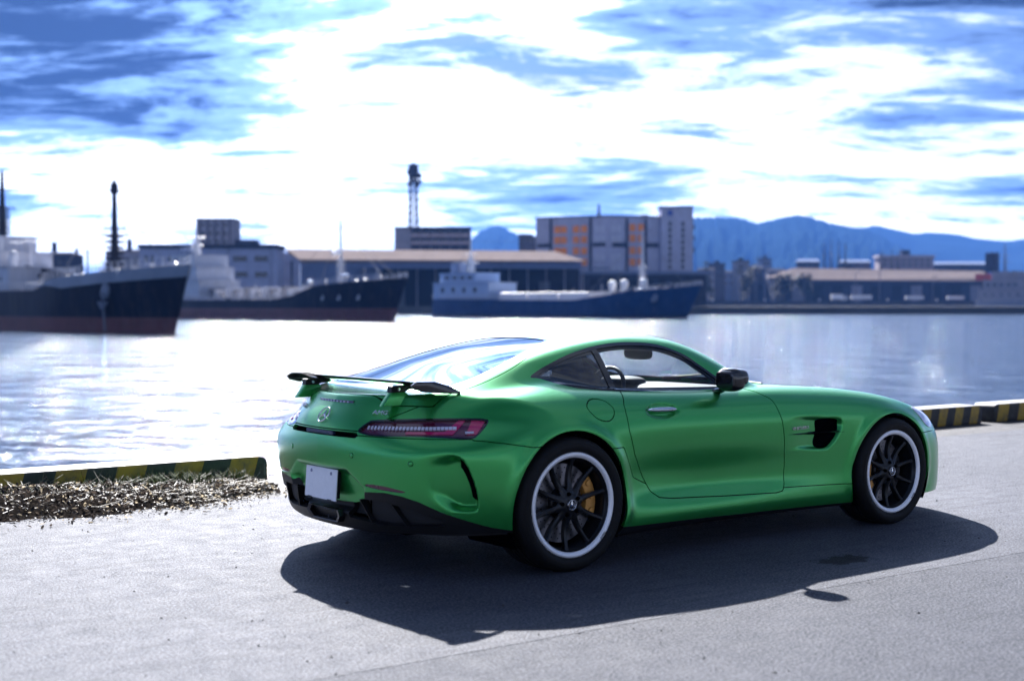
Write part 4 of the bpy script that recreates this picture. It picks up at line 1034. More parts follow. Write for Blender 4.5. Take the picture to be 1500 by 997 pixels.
# dark tower block behind it
d = 640; s = d/FPX; X = lambda px: (px-316)*s
b = building('tower_block', 'dark grey tower block rising above the office roof', 316, d)
MB().box(X(288), X(343), 0, 16, GZ, zz(322, d)).build('wall', GREYW, b); MB().box(X(287), X(344), -.5, 16.5, zz(322, d), zz(320, d)).build('roof', ROOFD, b); MB().box(X(343), X(373), 2, 14, GZ, zz(351, d)).build('stair_wing', DARKW, b)
for q in range(5): MB().box(X(293+q*11), X(293+q*11)+.5, -.5, 0, GZ, zz(323, d)).build('rib', DARKW, b)
win_grid(b, [X(298+11*q) for q in range(4)], [zz(330, d), zz(342, d), zz(354, d)], 5*s, 5*s, -.02); MB().bar((X(314), 5, zz(322, d)), (X(314), 5, zz(306, d)), .12).build('mast', ROOFD, b)
# low roofs far left
for i, (x0, x1, yt, lab, c) in enumerate(((44, 102, 368, 'low dark shed behind the first ship, left of its mast', DARKW), (155, 212, 364, 'low grey shed just left of the pale office block', GREYW), (0, 48, 377, 'low building at the left edge behind the white bridge', GREYW))):
    d = 600+i*25; s = d/FPX; xm = (x0+x1)/2; X = lambda px: (px-xm)*s
    b = building('shed', lab, xm, d, 'shed'); MB().box(X(x0), X(x1), 0, 20, GZ, zz(yt+4, d)).build('wall', c, b)
    MB().add([(X(x0)-.5, -.8, zz(yt+4, d)), (X(x1)+.5, -.8, zz(yt+4, d)), (X(x1)+.5, 20.8, zz(yt+4, d)), (X(x0)-.5, 20.8, zz(yt+4, d)), (X(x0)+2, 10, zz(yt, d)), (X(x1)-2, 10, zz(yt, d))], [(0, 1, 5, 4), (1, 2, 5), (2, 3, 4, 5), (3, 0, 4), (0, 3, 2, 1)]).build('roof', ROOFD, b)
    if i < 2: MB().box(X(x0+28), X(x0+34), 4, 6, zz(yt+2, d), zz(yt-14, d)).build('chimney', DARKW, b)
    win_grid(b, [X(x0+8+k*12) for k in range(int((x1-x0-10)//12)+1)], [zz(yt+16, d)], 6*s, 5*s, -.02)
for px, yt, wd in ((113, 365, 5), (129, 366, 3)):
    d = 640; s = d/FPX; b = building('silo', 'small dark vent stack on the sheds, px order %s of two' % 'first' if False else ('wider dark stack between the two low sheds' if px == 113 else 'slimmer dark stack between the two low sheds'), px, d, 'stack')
    MB().lathe([(0, zz(yt, d)+.6), (wd*s*.5, zz(yt, d)), (wd*s*.5, GZ)], 14).build('stack_body', DARKW, b, smooth=True); MB().lathe([(wd*s*.62, zz(yt+5, d)), (wd*s*.62, zz(yt+3, d)), (wd*s*.5, zz(yt+3, d))], 14).build('stack_collar', DARKW, b)
# big warehouse
d = 560; s = d/FPX; X = lambda px: (px-630)*s; D = 50
b = building('warehouse', 'long warehouse with a pale tin roof and open dark bays on the quay', 630, d, 'warehouse')
zr, ze, zb_ = zz(361, d), zz(380, d), zz(392, d)
MB().add([(X(440), -1.5, ze), (X(858), -1.5, ze-.6), (X(815), 26, zr-.9), (X(403), 26, zr), (X(440), -1.5, ze-.5), (X(858), -1.5, ze-1.1), (X(815), 26, zr-1.4), (X(403), 26, zr-.5), (X(400), 52, ze), (X(858), 52, ze)], [(0, 1, 2, 3), (7, 6, 5, 4), (0, 4, 5, 1), (1, 5, 6, 2), (3, 7, 4, 0), (3, 2, 9, 8)]).build('roof', ROOFT, b)
for k in range(28):
    x = 442+k*14.6; MB().box(X(x)-.08, X(x)+.08, -1.6, -1.5, ze-.55, ze-.05).build('roof_rib', GREYW, b)
MB().add([(X(403), -.6, GZ), (X(440), -.6, GZ), (X(440), -.6, ze-.3), (X(421), -.6, (zr+ze)/2), (X(403), -.6, zr-.5), (X(403), 20, zr-.5), (X(403), 20, GZ)], [(0, 1, 2, 3, 4), (0, 4, 5, 6)]).build('gable', WHITEW, b)
for q in (411, 428): MB().box(X(q)-.4, X(q)+.4, -.75, -.6, GZ, zz(374+(q-411)*.5, d)).build('gable_strip', DARKW, b)
MB().box(X(440), X(852), 0, .5, zb_, ze-1.2).build('upper_wall', BLUEW, b); MB().box(X(440), X(560), 0, .5, GZ, zb_).build('lower_wall', BLUEW, b)
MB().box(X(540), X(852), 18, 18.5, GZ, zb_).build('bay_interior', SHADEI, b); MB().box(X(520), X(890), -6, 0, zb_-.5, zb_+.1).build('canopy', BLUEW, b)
for q in range(530, 860, 27): MB().box(X(q)-.25, X(q)+.25, -.4, .1, GZ, zb_-.5).build('bay_post', GREYW, b)
for q in (575, 640, 720, 790): MB().box(X(q), X(q+16), 6, 9, GZ, zz(412, d)).build('stacked_goods', mat('stacked cargo', (.10, .11, .13), .8), b)
for q in range(560, 850, 58): MB().box(X(q), X(q)+.12, -.1, 0, zb_, ze-1.2).build('panel_joint', DARKW, b)
# balcony block and lattice tower
d = 720; s = d/FPX; X = lambda px: (px-634)*s
b = building('balcony_block', 'grey block with two rows of balconies above the warehouse roof', 634, d)
MB().box(X(578), X(602), 0, 14, GZ, zz(335, d)).build('end_wall', GREYW, b); MB().box(X(602), X(689), .8, 14, GZ, zz(337, d)).build('wall', DARKW, b); MB().box(X(577), X(690), -.6, 14.5, zz(335, d), zz(332.5, d)).build('roof', ROOFD, b)
for yy in (344, 355): MB().box(X(602), X(689), -.6, .9, zz(yy+3, d), zz(yy-1, d)).build('balcony', mat('pink grey balcony', (.32, .27, .30), .7), b)
for q in range(7): MB().box(X(602+14.4*q)-.15, X(602+14.4*q)+.15, -.6, .9, GZ, zz(336, d)).build('partition', GREYW, b)
win_grid(b, [X(609+14.4*q) for q in range(6)], [zz(341, d), zz(351.5, d)], 9*s, 4*s, .8)
d = 735; s = d/FPX
b = building('lattice_tower', 'tall lattice radio tower with clustered antennas on the skyline', 606, d, 'tower')
z0, z1 = zz(345, d), zz(262, d); w0, w1 = 6.6*s, 5.0*s
for sx in (-1, 1):
    for sy in (-1, 1): MB().bar((sx*w0, sy*w0, z0), (sx*w1, sy*w1, z1), .5, 5, .42).build('leg', DARKW, b)
br = MB(); n = 8
for i in range(n):
    za, zb2 = z0+(z1-z0)*i/n, z0+(z1-z0)*(i+1)/n; wa, wb2 = w0+(w1-w0)*i/n, w0+(w1-w0)*(i+1)/n
    for sy in (-1, 1):
        br.bar((-wa, sy*wa, za), (wb2, sy*wb2, zb2), .3, 4); br.bar((wa, sy*wa, za), (-wb2, sy*wb2, zb2), .3, 4); br.bar((-wa, sy*wa, za), (wa, sy*wa, za), .28, 4)
    for sx in (-1, 1): br.bar((sx*wa, -wa, za), (sx*wb2, wb2, zb2), .28, 4); br.bar((sx*wa, wa, za), (sx*wb2, -wb2, zb2), .28, 4)
br.build('bracing', DARKW, b)
for yy, w in ((268, 8), (259, 6.5)): MB().lathe([(0, zz(yy, d)), (w*s, zz(yy, d)), (w*s, zz(yy-1.5, d)), (0, zz(yy-1.5, d))], 12).build('platform', DARKW, b)
for i in range(14):
    t = i*2.4; zc = zz(270-(i % 5)*4.2, d); r_ = (6.5+(i % 3)*1.6)*s; MB().box(-.5, .5, -.4, .4, -1.3, 1.3, Matrix.Translation((r_*math.cos(t), r_*math.sin(t), zc))).build('antenna', DARKW, b)
for px_, yy, rr_ in ((614, 258, 4.5), (600, 270, 3.5), (616, 266, 3)): MB().lathe([(0, .6), (rr_*s*.7, .3), (rr_*s, -.4), (rr_*s, -.7), (0, -.2)], 14, Matrix.Translation(((px_-606)*s, -1.5*s, zz(yy, d))) @ Matrix.Rotation(R(90), 4, 'X')).build('dish', DARKW, b)
MB().bar((0, 0, z1), (0, 0, zz(238, d)), 1.1, 8, .5).build('top_mast', DARKW, b)
for yy in (254, 249, 244): MB().lathe([(1.0, -.9), (2.6, -.9), (2.6, .9), (1.0, .9)], 10, Matrix.Translation((0, 0, zz(yy, d)))).build('antenna_ring', DARKW, b)
# factory with orange panels: two faces meeting at a corner, stair tower at the right
d = 640; s = d/FPX
b = building('factory', 'white five-storey factory with rows of orange window panels and a stair tower', 890, d, 'factory')
zt = zz(316, d); wl, wr = 112*s, 92*s; aL, aR = R(-30), R(22)
cl_, sl_ = math.cos(aL), math.sin(aL)
def lf(u, y=0): return Vector((-u*math.cos(R(28)), u*math.sin(R(28)), 0))+Vector((-math.sin(R(28)), -math.cos(R(28)), 0))*y
def rf(u, y=0): return Vector((u*math.cos(R(16)), u*math.sin(R(16)), 0))+Vector((math.sin(R(16)), -math.cos(R(16)), 0))*y
LU = 103*s/math.cos(R(28))*1.01; RU = 82*s/math.cos(R(16))
c0, c1, c2, c3 = Vector(), lf(LU), rf(RU), lf(LU)+rf(RU)
V = [Vector((c.x, c.y, z)) for z in (GZ, zt) for c in (c0, c2, c3, c1)]; V[7].z = zz(317, d)
MB().add(V, [(0, 1, 5, 4), (1, 2, 6, 5), (2, 3, 7, 6), (3, 0, 4, 7), (4, 5, 6, 7)]).build('wall', WHITEW, b)
def on_face(fn, u0, u1, yy0, yy1, m, name, out=.25, inn=-.1):
    z_a, z_b = zz(yy1, d), zz(yy0, d); V = [fn(u, y)+Vector((0, 0, z)) for z in (z_a, z_b) for y in (inn, out) for u in (u0, u1)]
    MB().add(V, [(0, 2, 3, 1), (4, 5, 7, 6), (0, 1, 5, 4), (2, 6, 7, 3), (0, 4, 6, 2), (1, 3, 7, 5)]).build(name, m, b)
k_l = 1/math.cos(R(28))*1.01*s; k_r = 1/math.cos(R(16))*s
UL = lambda px: (890-px)*k_l; UR = lambda px: (px-890)*k_r
for x0 in (814, 823.5, 841, 852.5):
    for y0 in (329.5, 345, 361.5, 378): on_face(lf, UL(x0+8.5), UL(x0), y0, y0+10.5, ORANGE, 'orange_panel')
for x0 in (922.5, 935):
    for y0 in (327.5, 343, 361, 378): on_face(rf, UR(x0), UR(x0+9), y0, y0+11, ORANGE, 'orange_panel')
for x0 in (866, 809): on_face(lf, UL(x0+1.6), UL(x0-1.6), 318, 415, DARKW, 'pipe', .5)
for x0 in (918.5, 947): on_face(rf, UR(x0-1.6), UR(x0+1.6), 320, 420, DARKW, 'pipe', .5)
for x0 in (789, 869): on_face(lf, UL(x0+18), UL(x0), 355, 361, DARKW, 'window_band', .2)
for x0 in (897, 947): on_face(rf, UR(x0), UR(x0+20), 355, 362, DARKW, 'window_band', .2)
for x0 in (872, 880): 
    for y0 in (330, 345, 372, 388): on_face(lf, UL(x0+6.5), UL(x0), y0, y0+10, mat('frosted glazing', (.40, .42, .52), .3), 'window')
for x0 in (895, 904):
    for y0 in (330, 345, 372, 388): on_face(rf, UR(x0), UR(x0+7), y0, y0+10, MATS['frosted glazing'], 'window')
on_face(lf, UL(787.5), 0, 315.4, 317.4, ROOFD, 'parapet', .5); on_face(rf, 0, RU, 315.4, 317.4, ROOFD, 'parapet', .5)
MB().bar((UL(878)*-.8, 10, zt), (UL(878)*-.8, 10, zz(297, d)), .8, 6, .4).build('aerial', DARKW, b); MB().box(rf(UR(942)).x, rf(UR(952)).x, 8, 14, zt, zz(313, d)).build('roof_plant', GREYW, b)
xt0, xt1 = 80*s, 127*s; y_t = 82*s*math.tan(R(16))-2
MB().box(xt0, xt1, y_t, y_t+14, GZ, zz(303, d)).build('stair_tower', WHITEW, b); MB().box(xt0-.4, xt1+.4, y_t-.4, y_t+14.4, zz(303, d), zz(301, d)).build('tower_cap', ROOFD, b)
for xq in (983, 1002):
    for yq in range(324, 392, 9): MB().box((xq-890)*s-2.2*s, (xq-890)*s+2.2*s, y_t-.25, y_t+.1, zz(yq+6.5, d), zz(yq, d)).build('window', GLZ, b)
for yq in (331, 348, 365): MB().box(xt1, xt1+3*s, y_t+1, y_t+8, zz(yq+3, d), zz(yq-3, d)).build('landing', DARKW, b)
# blue lettering roundel on the stair tower
MB().lathe([(0, .1), (4.5*s, .1), (4.5*s, 0)], 20, Matrix.Translation(((983-890)*s, y_t-.1, zz(311, d))) @ Matrix.Rotation(R(90), 4, 'X')).build('roundel', mat('blue sign paint', (.03, .07, .30), .5), b)
d = 600; s = d/FPX; X = lambda px: (px-960)*s
b = building('dock_shed', 'low dark dock shed below the orange-windowed factory', 960, d, 'shed')
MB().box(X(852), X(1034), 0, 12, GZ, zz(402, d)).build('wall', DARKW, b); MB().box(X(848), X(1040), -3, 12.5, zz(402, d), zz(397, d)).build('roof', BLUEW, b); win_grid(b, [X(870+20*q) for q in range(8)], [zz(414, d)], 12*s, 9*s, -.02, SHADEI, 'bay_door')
d = 690; s = d/FPX; b = building('plant_room', 'small dark block tucked between warehouse roof and factory', 773, d); MB().box(-13*s, 13*s, 0, 9, GZ, zz(346, d)).build('wall', DARKW, b); MB().box(-14*s, 8*s, -.4, 9, zz(346, d), zz(343, d)).build('roof', ROOFD, b); win_grid(b, [-7*s, 0, 7*s], [zz(352, d)], 3.5*s, 4*s, -.02)
# ---------------------------------------------------------------- right shore
d = 900; s = d/FPX
q = MB().box(-20*s, 620*s, 0, 500, ZW-2, zz(441, d)).build('far_quay', mat('far quay wall', (.045, .047, .055), .8, noise=.5, nscale=.15)); q.location = far(1040, d); q.rotation_euler = (0, 0, RZ_); tag(q, kind='structure')
QZ = zz(441, d)
d = 960; s = d/FPX; X = lambda px: (px-1300)*s
b = building('low_warehouse', 'long low warehouse with a pale roof on the right shore', 1300, d, 'warehouse')
MB().box(X(1135), X(1450), 0, 40, QZ, zz(408, d)).build('wall', DARKW, b)
MB().add([(X(1150), -3, zz(409, d)), (X(1455), -3, zz(411, d)), (X(1455), 22, zz(396, d)), (X(1172), 22, zz(391.5, d)), (X(1130), 22, zz(404, d)), (X(1150), -3, zz(411, d)), (X(1455), -3, zz(413, d))], [(0, 1, 2, 3), (0, 3, 4), (5, 6, 1, 0)]).build('roof', ROOFT, b)
for q in range(10): MB().box(X(1160+q*29), X(1176+q*29), -.3, 0, QZ, zz(418, d)).build('bay_door', SHADEI if q % 3 else GREYW, b)
d = 1100; s = d/FPX; X = lambda px: (px-1328)*s
b = building('apartment_block', 'pinkish flat-roofed block behind the low warehouse on the right', 1328, d)
MB().box(X(1288), X(1367), 0, 15, QZ, zz(377, d)).build('wall', mat('pink grey render', (.28, .22, .24), .8), b); MB().box(X(1286), X(1369), -1.5, 16, zz(377, d), zz(374, d)).build('roof', mat('pale roof edge', (.42, .36, .38), .7), b); MB().box(X(1322), X(1334), 3, 9, zz(374, d), zz(366, d)).build('roof_house', DARKW, b); win_grid(b, [X(1296+9*k) for k in range(8)], [zz(381, d), zz(388, d)], 5*s, 4*s, -.02)
for px0, px1, yt, lab in ((1373, 1448, 383, 'low dark roofline behind the right end of the low warehouse'), (1173, 1200, 379, 'small hall left of the tall poplars on the right shore'), (1236, 1275, 380, 'grey hall right of the tall poplars on the right shore')):
    d = 1150; s = d/FPX; xm = (px0+px1)/2; b = building('hall', lab, xm, d, 'hall'); w = (px1-px0)/2*s
    MB().box(-w, w, 0, 20, QZ, zz(yt+4, d)).build('wall', DARKW, b); MB().add([(-w-1, -1, zz(yt+4, d)), (w+1, -1, zz(yt+4, d)), (w+1, 21, zz(yt+4, d)), (-w-1, 21, zz(yt+4, d)), (-w, 10, zz(yt, d)), (w, 10, zz(yt, d))], [(0, 1, 5, 4), (1, 2, 5), (2, 3, 4, 5), (3, 0, 4)]).build('roof', BLUEW, b); win_grid(b, [-w*.6, 0, w*.6], [zz(yt+9, d)], 4*s, 4*s, -.02)
# trees
LEAF = mat('dark winter foliage', (.030, .038, .025), .8, noise=.5, nscale=.5); BARK = mat('tree bark', (.03, .026, .024), .9)
def tree(px, d, base, top, halfw, label, seed, group, kind='round'):
    r = random.Random(seed); s = d/FPX; H = zz(top, d)-base; w = halfw*s*(1.0 if kind == 'poplar' else 1.6)
    t = thing('tree', label, 'tree', far(px, d, base), r.uniform(0, 6), group)
    tb = MB(); tb.bar((0, 0, -.3), (0, 0, H*.75), .045*H*.5+.08, 7, .05)
    for k in range(9):
        a = r.uniform(0, 6.28); h0 = H*r.uniform(.25, .65); rr = w*r.uniform(.4, .85); tb.bar((0, 0, h0), (rr*math.cos(a), rr*math.sin(a), h0+H*r.uniform(.12, .3)), .02*H*.5, 5, .04)
    tb.build('trunk', BARK, t)
    V = []; F = []; n = 1100 if kind != 'poplar' else 420
    cl = [(r.gauss(0, .42)*w, r.gauss(0, .42)*w, H*min(.97, max(.10, r.gauss(.52, .24)))) for _ in range(16)]
    for i in range(n):
        if kind == 'poplar': u = r.random(); z = H*(.15+.85*u); rad = w*(1-.75*u)*math.sqrt(r.random()); a = r.uniform(0, 6.28); c = Vector((rad*math.cos(a), rad*math.sin(a), z))
        else: q = r.choice(cl); c = Vector((q[0]+r.gauss(0, .2)*w, q[1]+r.gauss(0, .2)*w, min(H, q[2]+r.gauss(0, .07)*H)))
        l = r.uniform(.4, 1.05)*(w/5)**.5; M = Matrix.Rotation(r.uniform(0, 6), 3, 'Z') @ Matrix.Rotation(r.uniform(-1.3, 1.3), 3, 'X'); k = len(V)
        for p in ((-l, 0, 0), (0, -l*.5, .1), (l, 0, 0), (0, l*.5, .1)): V.append(tuple(c+M @ Vector(p)))
        F.append((k, k+1, k+2, k+3))
    mesh_obj('crown', V, F, LEAF, t); return t
spots = [(1034, 384, 7), (1092, 388, 8), (1148, 396, 10), (1180, 400, 11)]
names = ['bushy tree just right of the stair tower', 'bushy tree between the low town houses right of the stair tower', 'low tree in front of the left end of the low warehouse', 'broad tree in front of the low warehouse gable']
town = [(1022, 1046, 392), (1044, 1062, 384), (1058, 1084, 396), (1080, 1098, 380), (1096, 1118, 390), (1116, 1130, 377), (1126, 1150, 393), (1140, 1172, 402)]
tl_ = ['low grey house at the foot of the stair tower', 'narrow taller house, second right of the stair tower', 'wide low house, third right of the stair tower', 'taller dark house in the middle of the low town houses', 'grey house right of the taller dark house', 'slim tall house at the right end of the low town', 'dark house left of the low warehouse', 'low dark house against the low warehouse gable']
for i, ((x0, x1, yt), lab) in enumerate(zip(town, tl_)):
    d = 985+(i % 3)*22; s = d/FPX; xm = (x0+x1)/2; w = (x1-x0)/2*s; b = building('town_house', lab, xm, d, 'house', R((-8, 6, 0, 10)[i % 4]), 'low town houses on the right shore'); m = (GREYW, DARKW, BLUEW)[i % 3]
    MB().box(-w, w, 0, 12, QZ, zz(yt+3, d)).build('wall', m, b)
    if i % 2: MB().box(-w-.4, w+.4, -.5, 12.5, zz(yt+3, d), zz(yt+1.5, d)).box(-w*.4, w*.2, 3, 7, zz(yt+1.5, d), zz(yt-2.5, d)).build('roof', ROOFD, b)
    else: MB().add([(-w-.6, -.6, zz(yt+3, d)), (w+.6, -.6, zz(yt+3, d)), (w+.6, 12.6, zz(yt+3, d)), (-w-.6, 12.6, zz(yt+3, d)), (-w, 6, zz(yt, d)), (w, 6, zz(yt, d))], [(0, 1, 5, 4), (1, 2, 5), (2, 3, 4, 5), (3, 0, 4), (0, 3, 2, 1)]).build('roof', ROOFD, b)
    win_grid(b, [-w*.6, 0, w*.6], [zz(yt+9, d), zz(yt+19, d)], w*.32, 4*s, -.03)
for i, ((px, top, hw), lab) in enumerate(zip(spots, names)): tree(px, 925+i % 3*8, QZ, top, hw, lab, 30+i, 'trees on the right shore')
for i, (px, top, hw, lab) in enumerate(((1207, 357, 4, 'leftmost of the tall poplars above the low warehouse'), (1217, 352, 4.5, 'tallest poplar above the low warehouse'), (1228, 355, 4, 'third poplar above the low warehouse'), (1238, 356, 3.5, 'rightmost of the cluster of poplars above the low warehouse'), (1291, 368, 3.5, 'dark conifer at the left end of the pinkish block'), (1306, 366, 3.5, 'dark conifer in front of the pinkish block'), (1315, 367, 3, 'second dark conifer in front of the pinkish block'))): tree(px, 1060, QZ, top, hw, lab, 60+i, 'poplars and conifers on the right shore', 'poplar')
# vehicles, poles and lamps on the right shore
d = 905; s = d/FPX
t = thing('truck', 'white box truck parked on the far quay in front of the low warehouse', 'truck', far(1232, d, QZ), RZ_)
MB().box(-14*s, 2*s, 0, 2.6, 1.0, 14*s*.55+1).build('cargo_box', mat('white truck paint', (.7, .7, .74), .4), t, bevel=.1); MB().add([(2.5*s, 0, .7), (9*s, 0, .7), (9*s, 0, 2.2), (7.5*s, 0, 3.6), (2.5*s, 0, 3.6)]+[(2.5*s, 2.5, .7), (9*s, 2.5, .7), (9*s, 2.5, 2.2), (7.5*s, 2.5, 3.6), (2.5*s, 2.5, 3.6)], [(0, 1, 2, 3, 4), (9, 8, 7, 6, 5), (1, 6, 7, 2), (2, 7, 8, 3), (3, 8, 9, 4), (0, 4, 9, 5), (0, 5, 6, 1)]).build('cab', MATS['white truck paint'], t)
for x in (-10*s, -6*s, 6*s): MB().lathe([(0, .2), (.6, .2), (.6, -.2), (0, -.2)], 16, Matrix.Translation((x, 0, .6)) @ Matrix.Rotation(R(90), 4, 'X')).build('wheel', RUBBER, t)
MB().box(4*s, 7*s, -.04, .02, 2.2, 3.2).build('side_window', GLZ, t)
for i, (px, w, lab) in enumerate(((1262, 30, 'long white trailer on the far quay beside the truck'), (1340, 26, 'pale trailer on the far quay in the middle of the low warehouse'), (1400, 24, 'pale trailer on the far quay near the moored ship on the right'))):
    t = thing('trailer', lab, 'trailer', far(px, d, QZ), RZ_, 'trailers on the far quay'); MB().box(-w/2*s, w/2*s, 0, 2.5, 1.2, 3.2+(i == 0)*.6).build('body', mat('trailer white', (.6, .6, .64), .4), t, bevel=.08)
    for x in (-.4*w*s, .3*w*s, .4*w*s): MB().lathe([(0, .2), (.55, .2), (.55, -.2), (0, -.2)], 14, Matrix.Translation((x, 0, .55)) @ Matrix.Rotation(R(90), 4, 'X')).build('wheel', RUBBER, t)
POLE = mat('pole paint', (.10, .10, .13), .5, .3)
for px, top, lab in ((1121, 373, 'light pole at the right end of the tree row'), (1178, 400, 'short light pole before the warehouse gable'), (1253, 398, 'light pole behind the white trailer'), (1288, 372, 'tall light pole in front of the conifers'), (1366, 405, 'light pole right of the pinkish block'), (1107, 378, 'light pole inside the tree row')):
    b = thing('light_pole', lab, 'pole', far(px, 915, QZ), RZ_, 'light poles on the far quay'); h = zz(top, 915)-QZ; MB().bar((0, 0, 0), (0, 0, h), .32, 8, .2).build('post', POLE, b); MB().bar((0, 0, h), (2.2, 0, h+.4), .16, 6).build('arm', POLE, b); MB().box(1.6, 3.2, -.4, .4, h+.1, h+.5).build('lamp_head', POLE, b)
for px, lab in ((1044, 'mooring bollard on the far quay just right of the blue bow'), (1120, 'mooring bollard on the far quay below the slim tall house'), (1200, 'mooring bollard on the far quay left of the white truck'), (1300, 'mooring bollard on the far quay right of the long white trailer'), (1372, 'mooring bollard on the far quay left of the last trailer')):
    b = thing('bollard', lab, 'bollard', far(px, 900.8, QZ), 0, 'bollards on the far quay'); MB().lathe([(0, 1.5), (.7, 1.45), (.75, 1.1), (.45, .9), (.5, 0)], 12).build('post', mat('bollard paint', (.5, .5, .55), .5), b, smooth=True)
# ---------------------------------------------------------------- ships
def ship(name, label, stern, bow, beam, deck, boot, hullm, bootm, flare=.5, rake=3.0, bulw=0):
    """stern and bow are (px, distance); deck is [(t, height above water)]"""
    a, c = far(*stern, ZW), far(*bow, ZW); v = c-a; L = v.length; root = thing(name, label, 'ship', a, math.atan2(v.y, v.x))
    n = 40; dk = lambda t: float(np.interp(t, [q[0] for q in deck], [q[1] for q in deck]))
    hb = lambda t: beam/2*(np.interp(t, [0, .06, .2, .72, .85, .94, 1], [.72, .86, 1, 1, .80, .42, .02]))
    def pt(t, z, f):
        w = float(hb(t)); k = max(0, (t-.7)/.3); xx = t*L+rake*k*k*(z/9.0); return xx, w*(1-(.42*k)*(1-f)*flare*1.6) if t < .995 else .06
    def skin(z0f, z1f, m, nm, rows=4):
        V = []; F = []
        for i in range(n+1):
            t = i/n; za, zb = z0f(t), z1f(t)
            for j in range(rows+1):
                z = za+(zb-za)*j/rows; f = max(0, z)/dk(t); x, w = pt(t, z, f); V += [(x, -w, z), (x, w, z)]
        k = 2*(rows+1)
        for i in range(n):
            for j in range(rows):
                p = i*k+2*j; q = p+k; F += [(p, q, q+2, p+2), (p+1, p+3, q+3, q+1)]
        for j in range(rows): F.append((2*j, 2*j+2, 2*j+3, 2*j+1))
        o = mesh_obj(nm, V, F, m, root); shade(o, 30); return o
    skin(lambda t: boot, dk, hullm, 'hull', 5); skin(lambda t: -.8, lambda t: boot, bootm, 'boot_topping', 2)
    if bulw:
        V = []; F = []
        for i in range(int(n*bulw), n+1):
            t = i/n
            for z in (dk(t)-1.25*min(1, (i-int(n*bulw))/3), dk(t)+.12):
                x, w = pt(t, z, 1); V += [(x+.05, -w-.05, z), (x+.05, w+.05, z)]
        m_ = len(V)//4
        for i in range(m_-1): p = 4*i; F += [(p, p+4, p+6, p+2), (p+1, p+3, p+7, p+5)]
        mesh_obj('bulwark', V, F, mat('pale bulwark', (.24, .28, .36), .5, noise=.2, nscale=.4), root)
    V = []
    for i in range(n+1):
        t = i/n; x, w = pt(t, dk(t)-.9, 1); V += [(x, -w*.97, dk(t)-.9), (x, w*.97, dk(t)-.9)]
    mesh_obj('deck', V, [(2*i, 2*i+2, 2*i+3, 2*i+1) for i in range(n)], mat('ship deck', (.10, .09, .09), .8), root)
    rail = MB()
    for i in range(n*2+1):
        t = i/n/2; x, w = pt(t, dk(t), 1)
        for sg in (-1, 1): rail.bar((x, sg*w*.98, dk(t)), (x, sg*w*.98, dk(t)+1.1), .05, 4)
        if i:
            for sg in (-1, 1):
                for zz_ in (.55, 1.1): rail.bar((px_, sg*pw_*.98, pz_+zz_), (x, sg*w*.98, dk(t)+zz_), .04, 4)
        px_, pw_, pz_ = x, w, dk(t)
    rail.build('railing', mat('white rail paint', (.7, .7, .74), .5), root)
    return root, L, dk, pt
SHIPW = mat('ship white', (.50, .52, .60), .5, noise=.12, nscale=.5); SHIPB = mat('dark navy hull', (.010, .016, .034), .55, spec=.15, noise=.3, nscale=.4); SHIPBL = mat('blue hull', (.010, .055, .17), .5, spec=.2, noise=.25, nscale=.3)
BOOTR = mat('oxide red bottom paint', (.17, .062, .062), .65, noise=.3, nscale=.5); BOOTB = mat('dark bottom paint', (.020, .020, .035), .6); MAST = mat('mast grey', (.16, .16, .19), .5); PALE = mat('pale deck gear', (.60, .60, .64), .35)
def streaks(m, col, amt):
    nt = m.node_tree; b = P(m); N = nt.nodes.new; L = nt.links.new; src = b.inputs['Base Color'].links[0].from_socket
    tc = N('ShaderNodeTexCoord'); mp = N('ShaderNodeMapping'); mp.inputs['Scale'].default_value = (1.1, 1.1, .10); L(tc.outputs['Object'], mp.inputs[0])
    n = N('ShaderNodeTexNoise'); n.inputs['Scale'].default_value = 1.3; n.inputs['Detail'].default_value = 6; n.inputs['Roughness'].default_value = .7; L(mp.outputs[0], n.inputs['Vector'])
    r = N('ShaderNodeMapRange'); r.inputs[1].default_value = .5; r.inputs[2].default_value = .75; r.inputs[4].default_value = amt; L(n.outputs[0], r.inputs[0])
    x = N('ShaderNodeMix'); x.data_type = 'RGBA'; L(r.outputs[0], x.inputs[0]); L(src, x.inputs[6]); x.inputs[7].default_value = (*col, 1); L(x.outputs[2], b.inputs['Base Color'])
streaks(SHIPB, (.06, .055, .06), .8); streaks(SHIPBL, (.05, .09, .16), .7); streaks(BOOTR, (.16, .10, .09), .7); streaks(SHIPW, (.30, .24, .20), .5); streaks(WHITEW, (.26, .25, .28), .6); streaks(GREYW, (.13, .13, .15), .6)
GLINTM = mat('chrome lamp', (.8, .8, .82), .08, 1.0)
def mast(root, x, z0, z1, r0, r1, m, cross=(), lattice=False, y=0):
    o = MB().bar((x, y, z0), (x, y, z1), r0, 8, r1).build('mast', m, root)
    for h, w in cross: MB().bar((x-w*.35, y-w, h), (x+w*.35, y+w, h), .11, 5).build('crosstree', m, o)
    if lattice:
        lb = MB()
        for k in range(8):
            h = z0+(z1-z0)*(.05+k*.055); lb.box(x-1.0+.07*k, x+1.0-.07*k, y-.8, y+.8, h, h+.3)
        lb.build('ladder_steps', m, o)
    return o
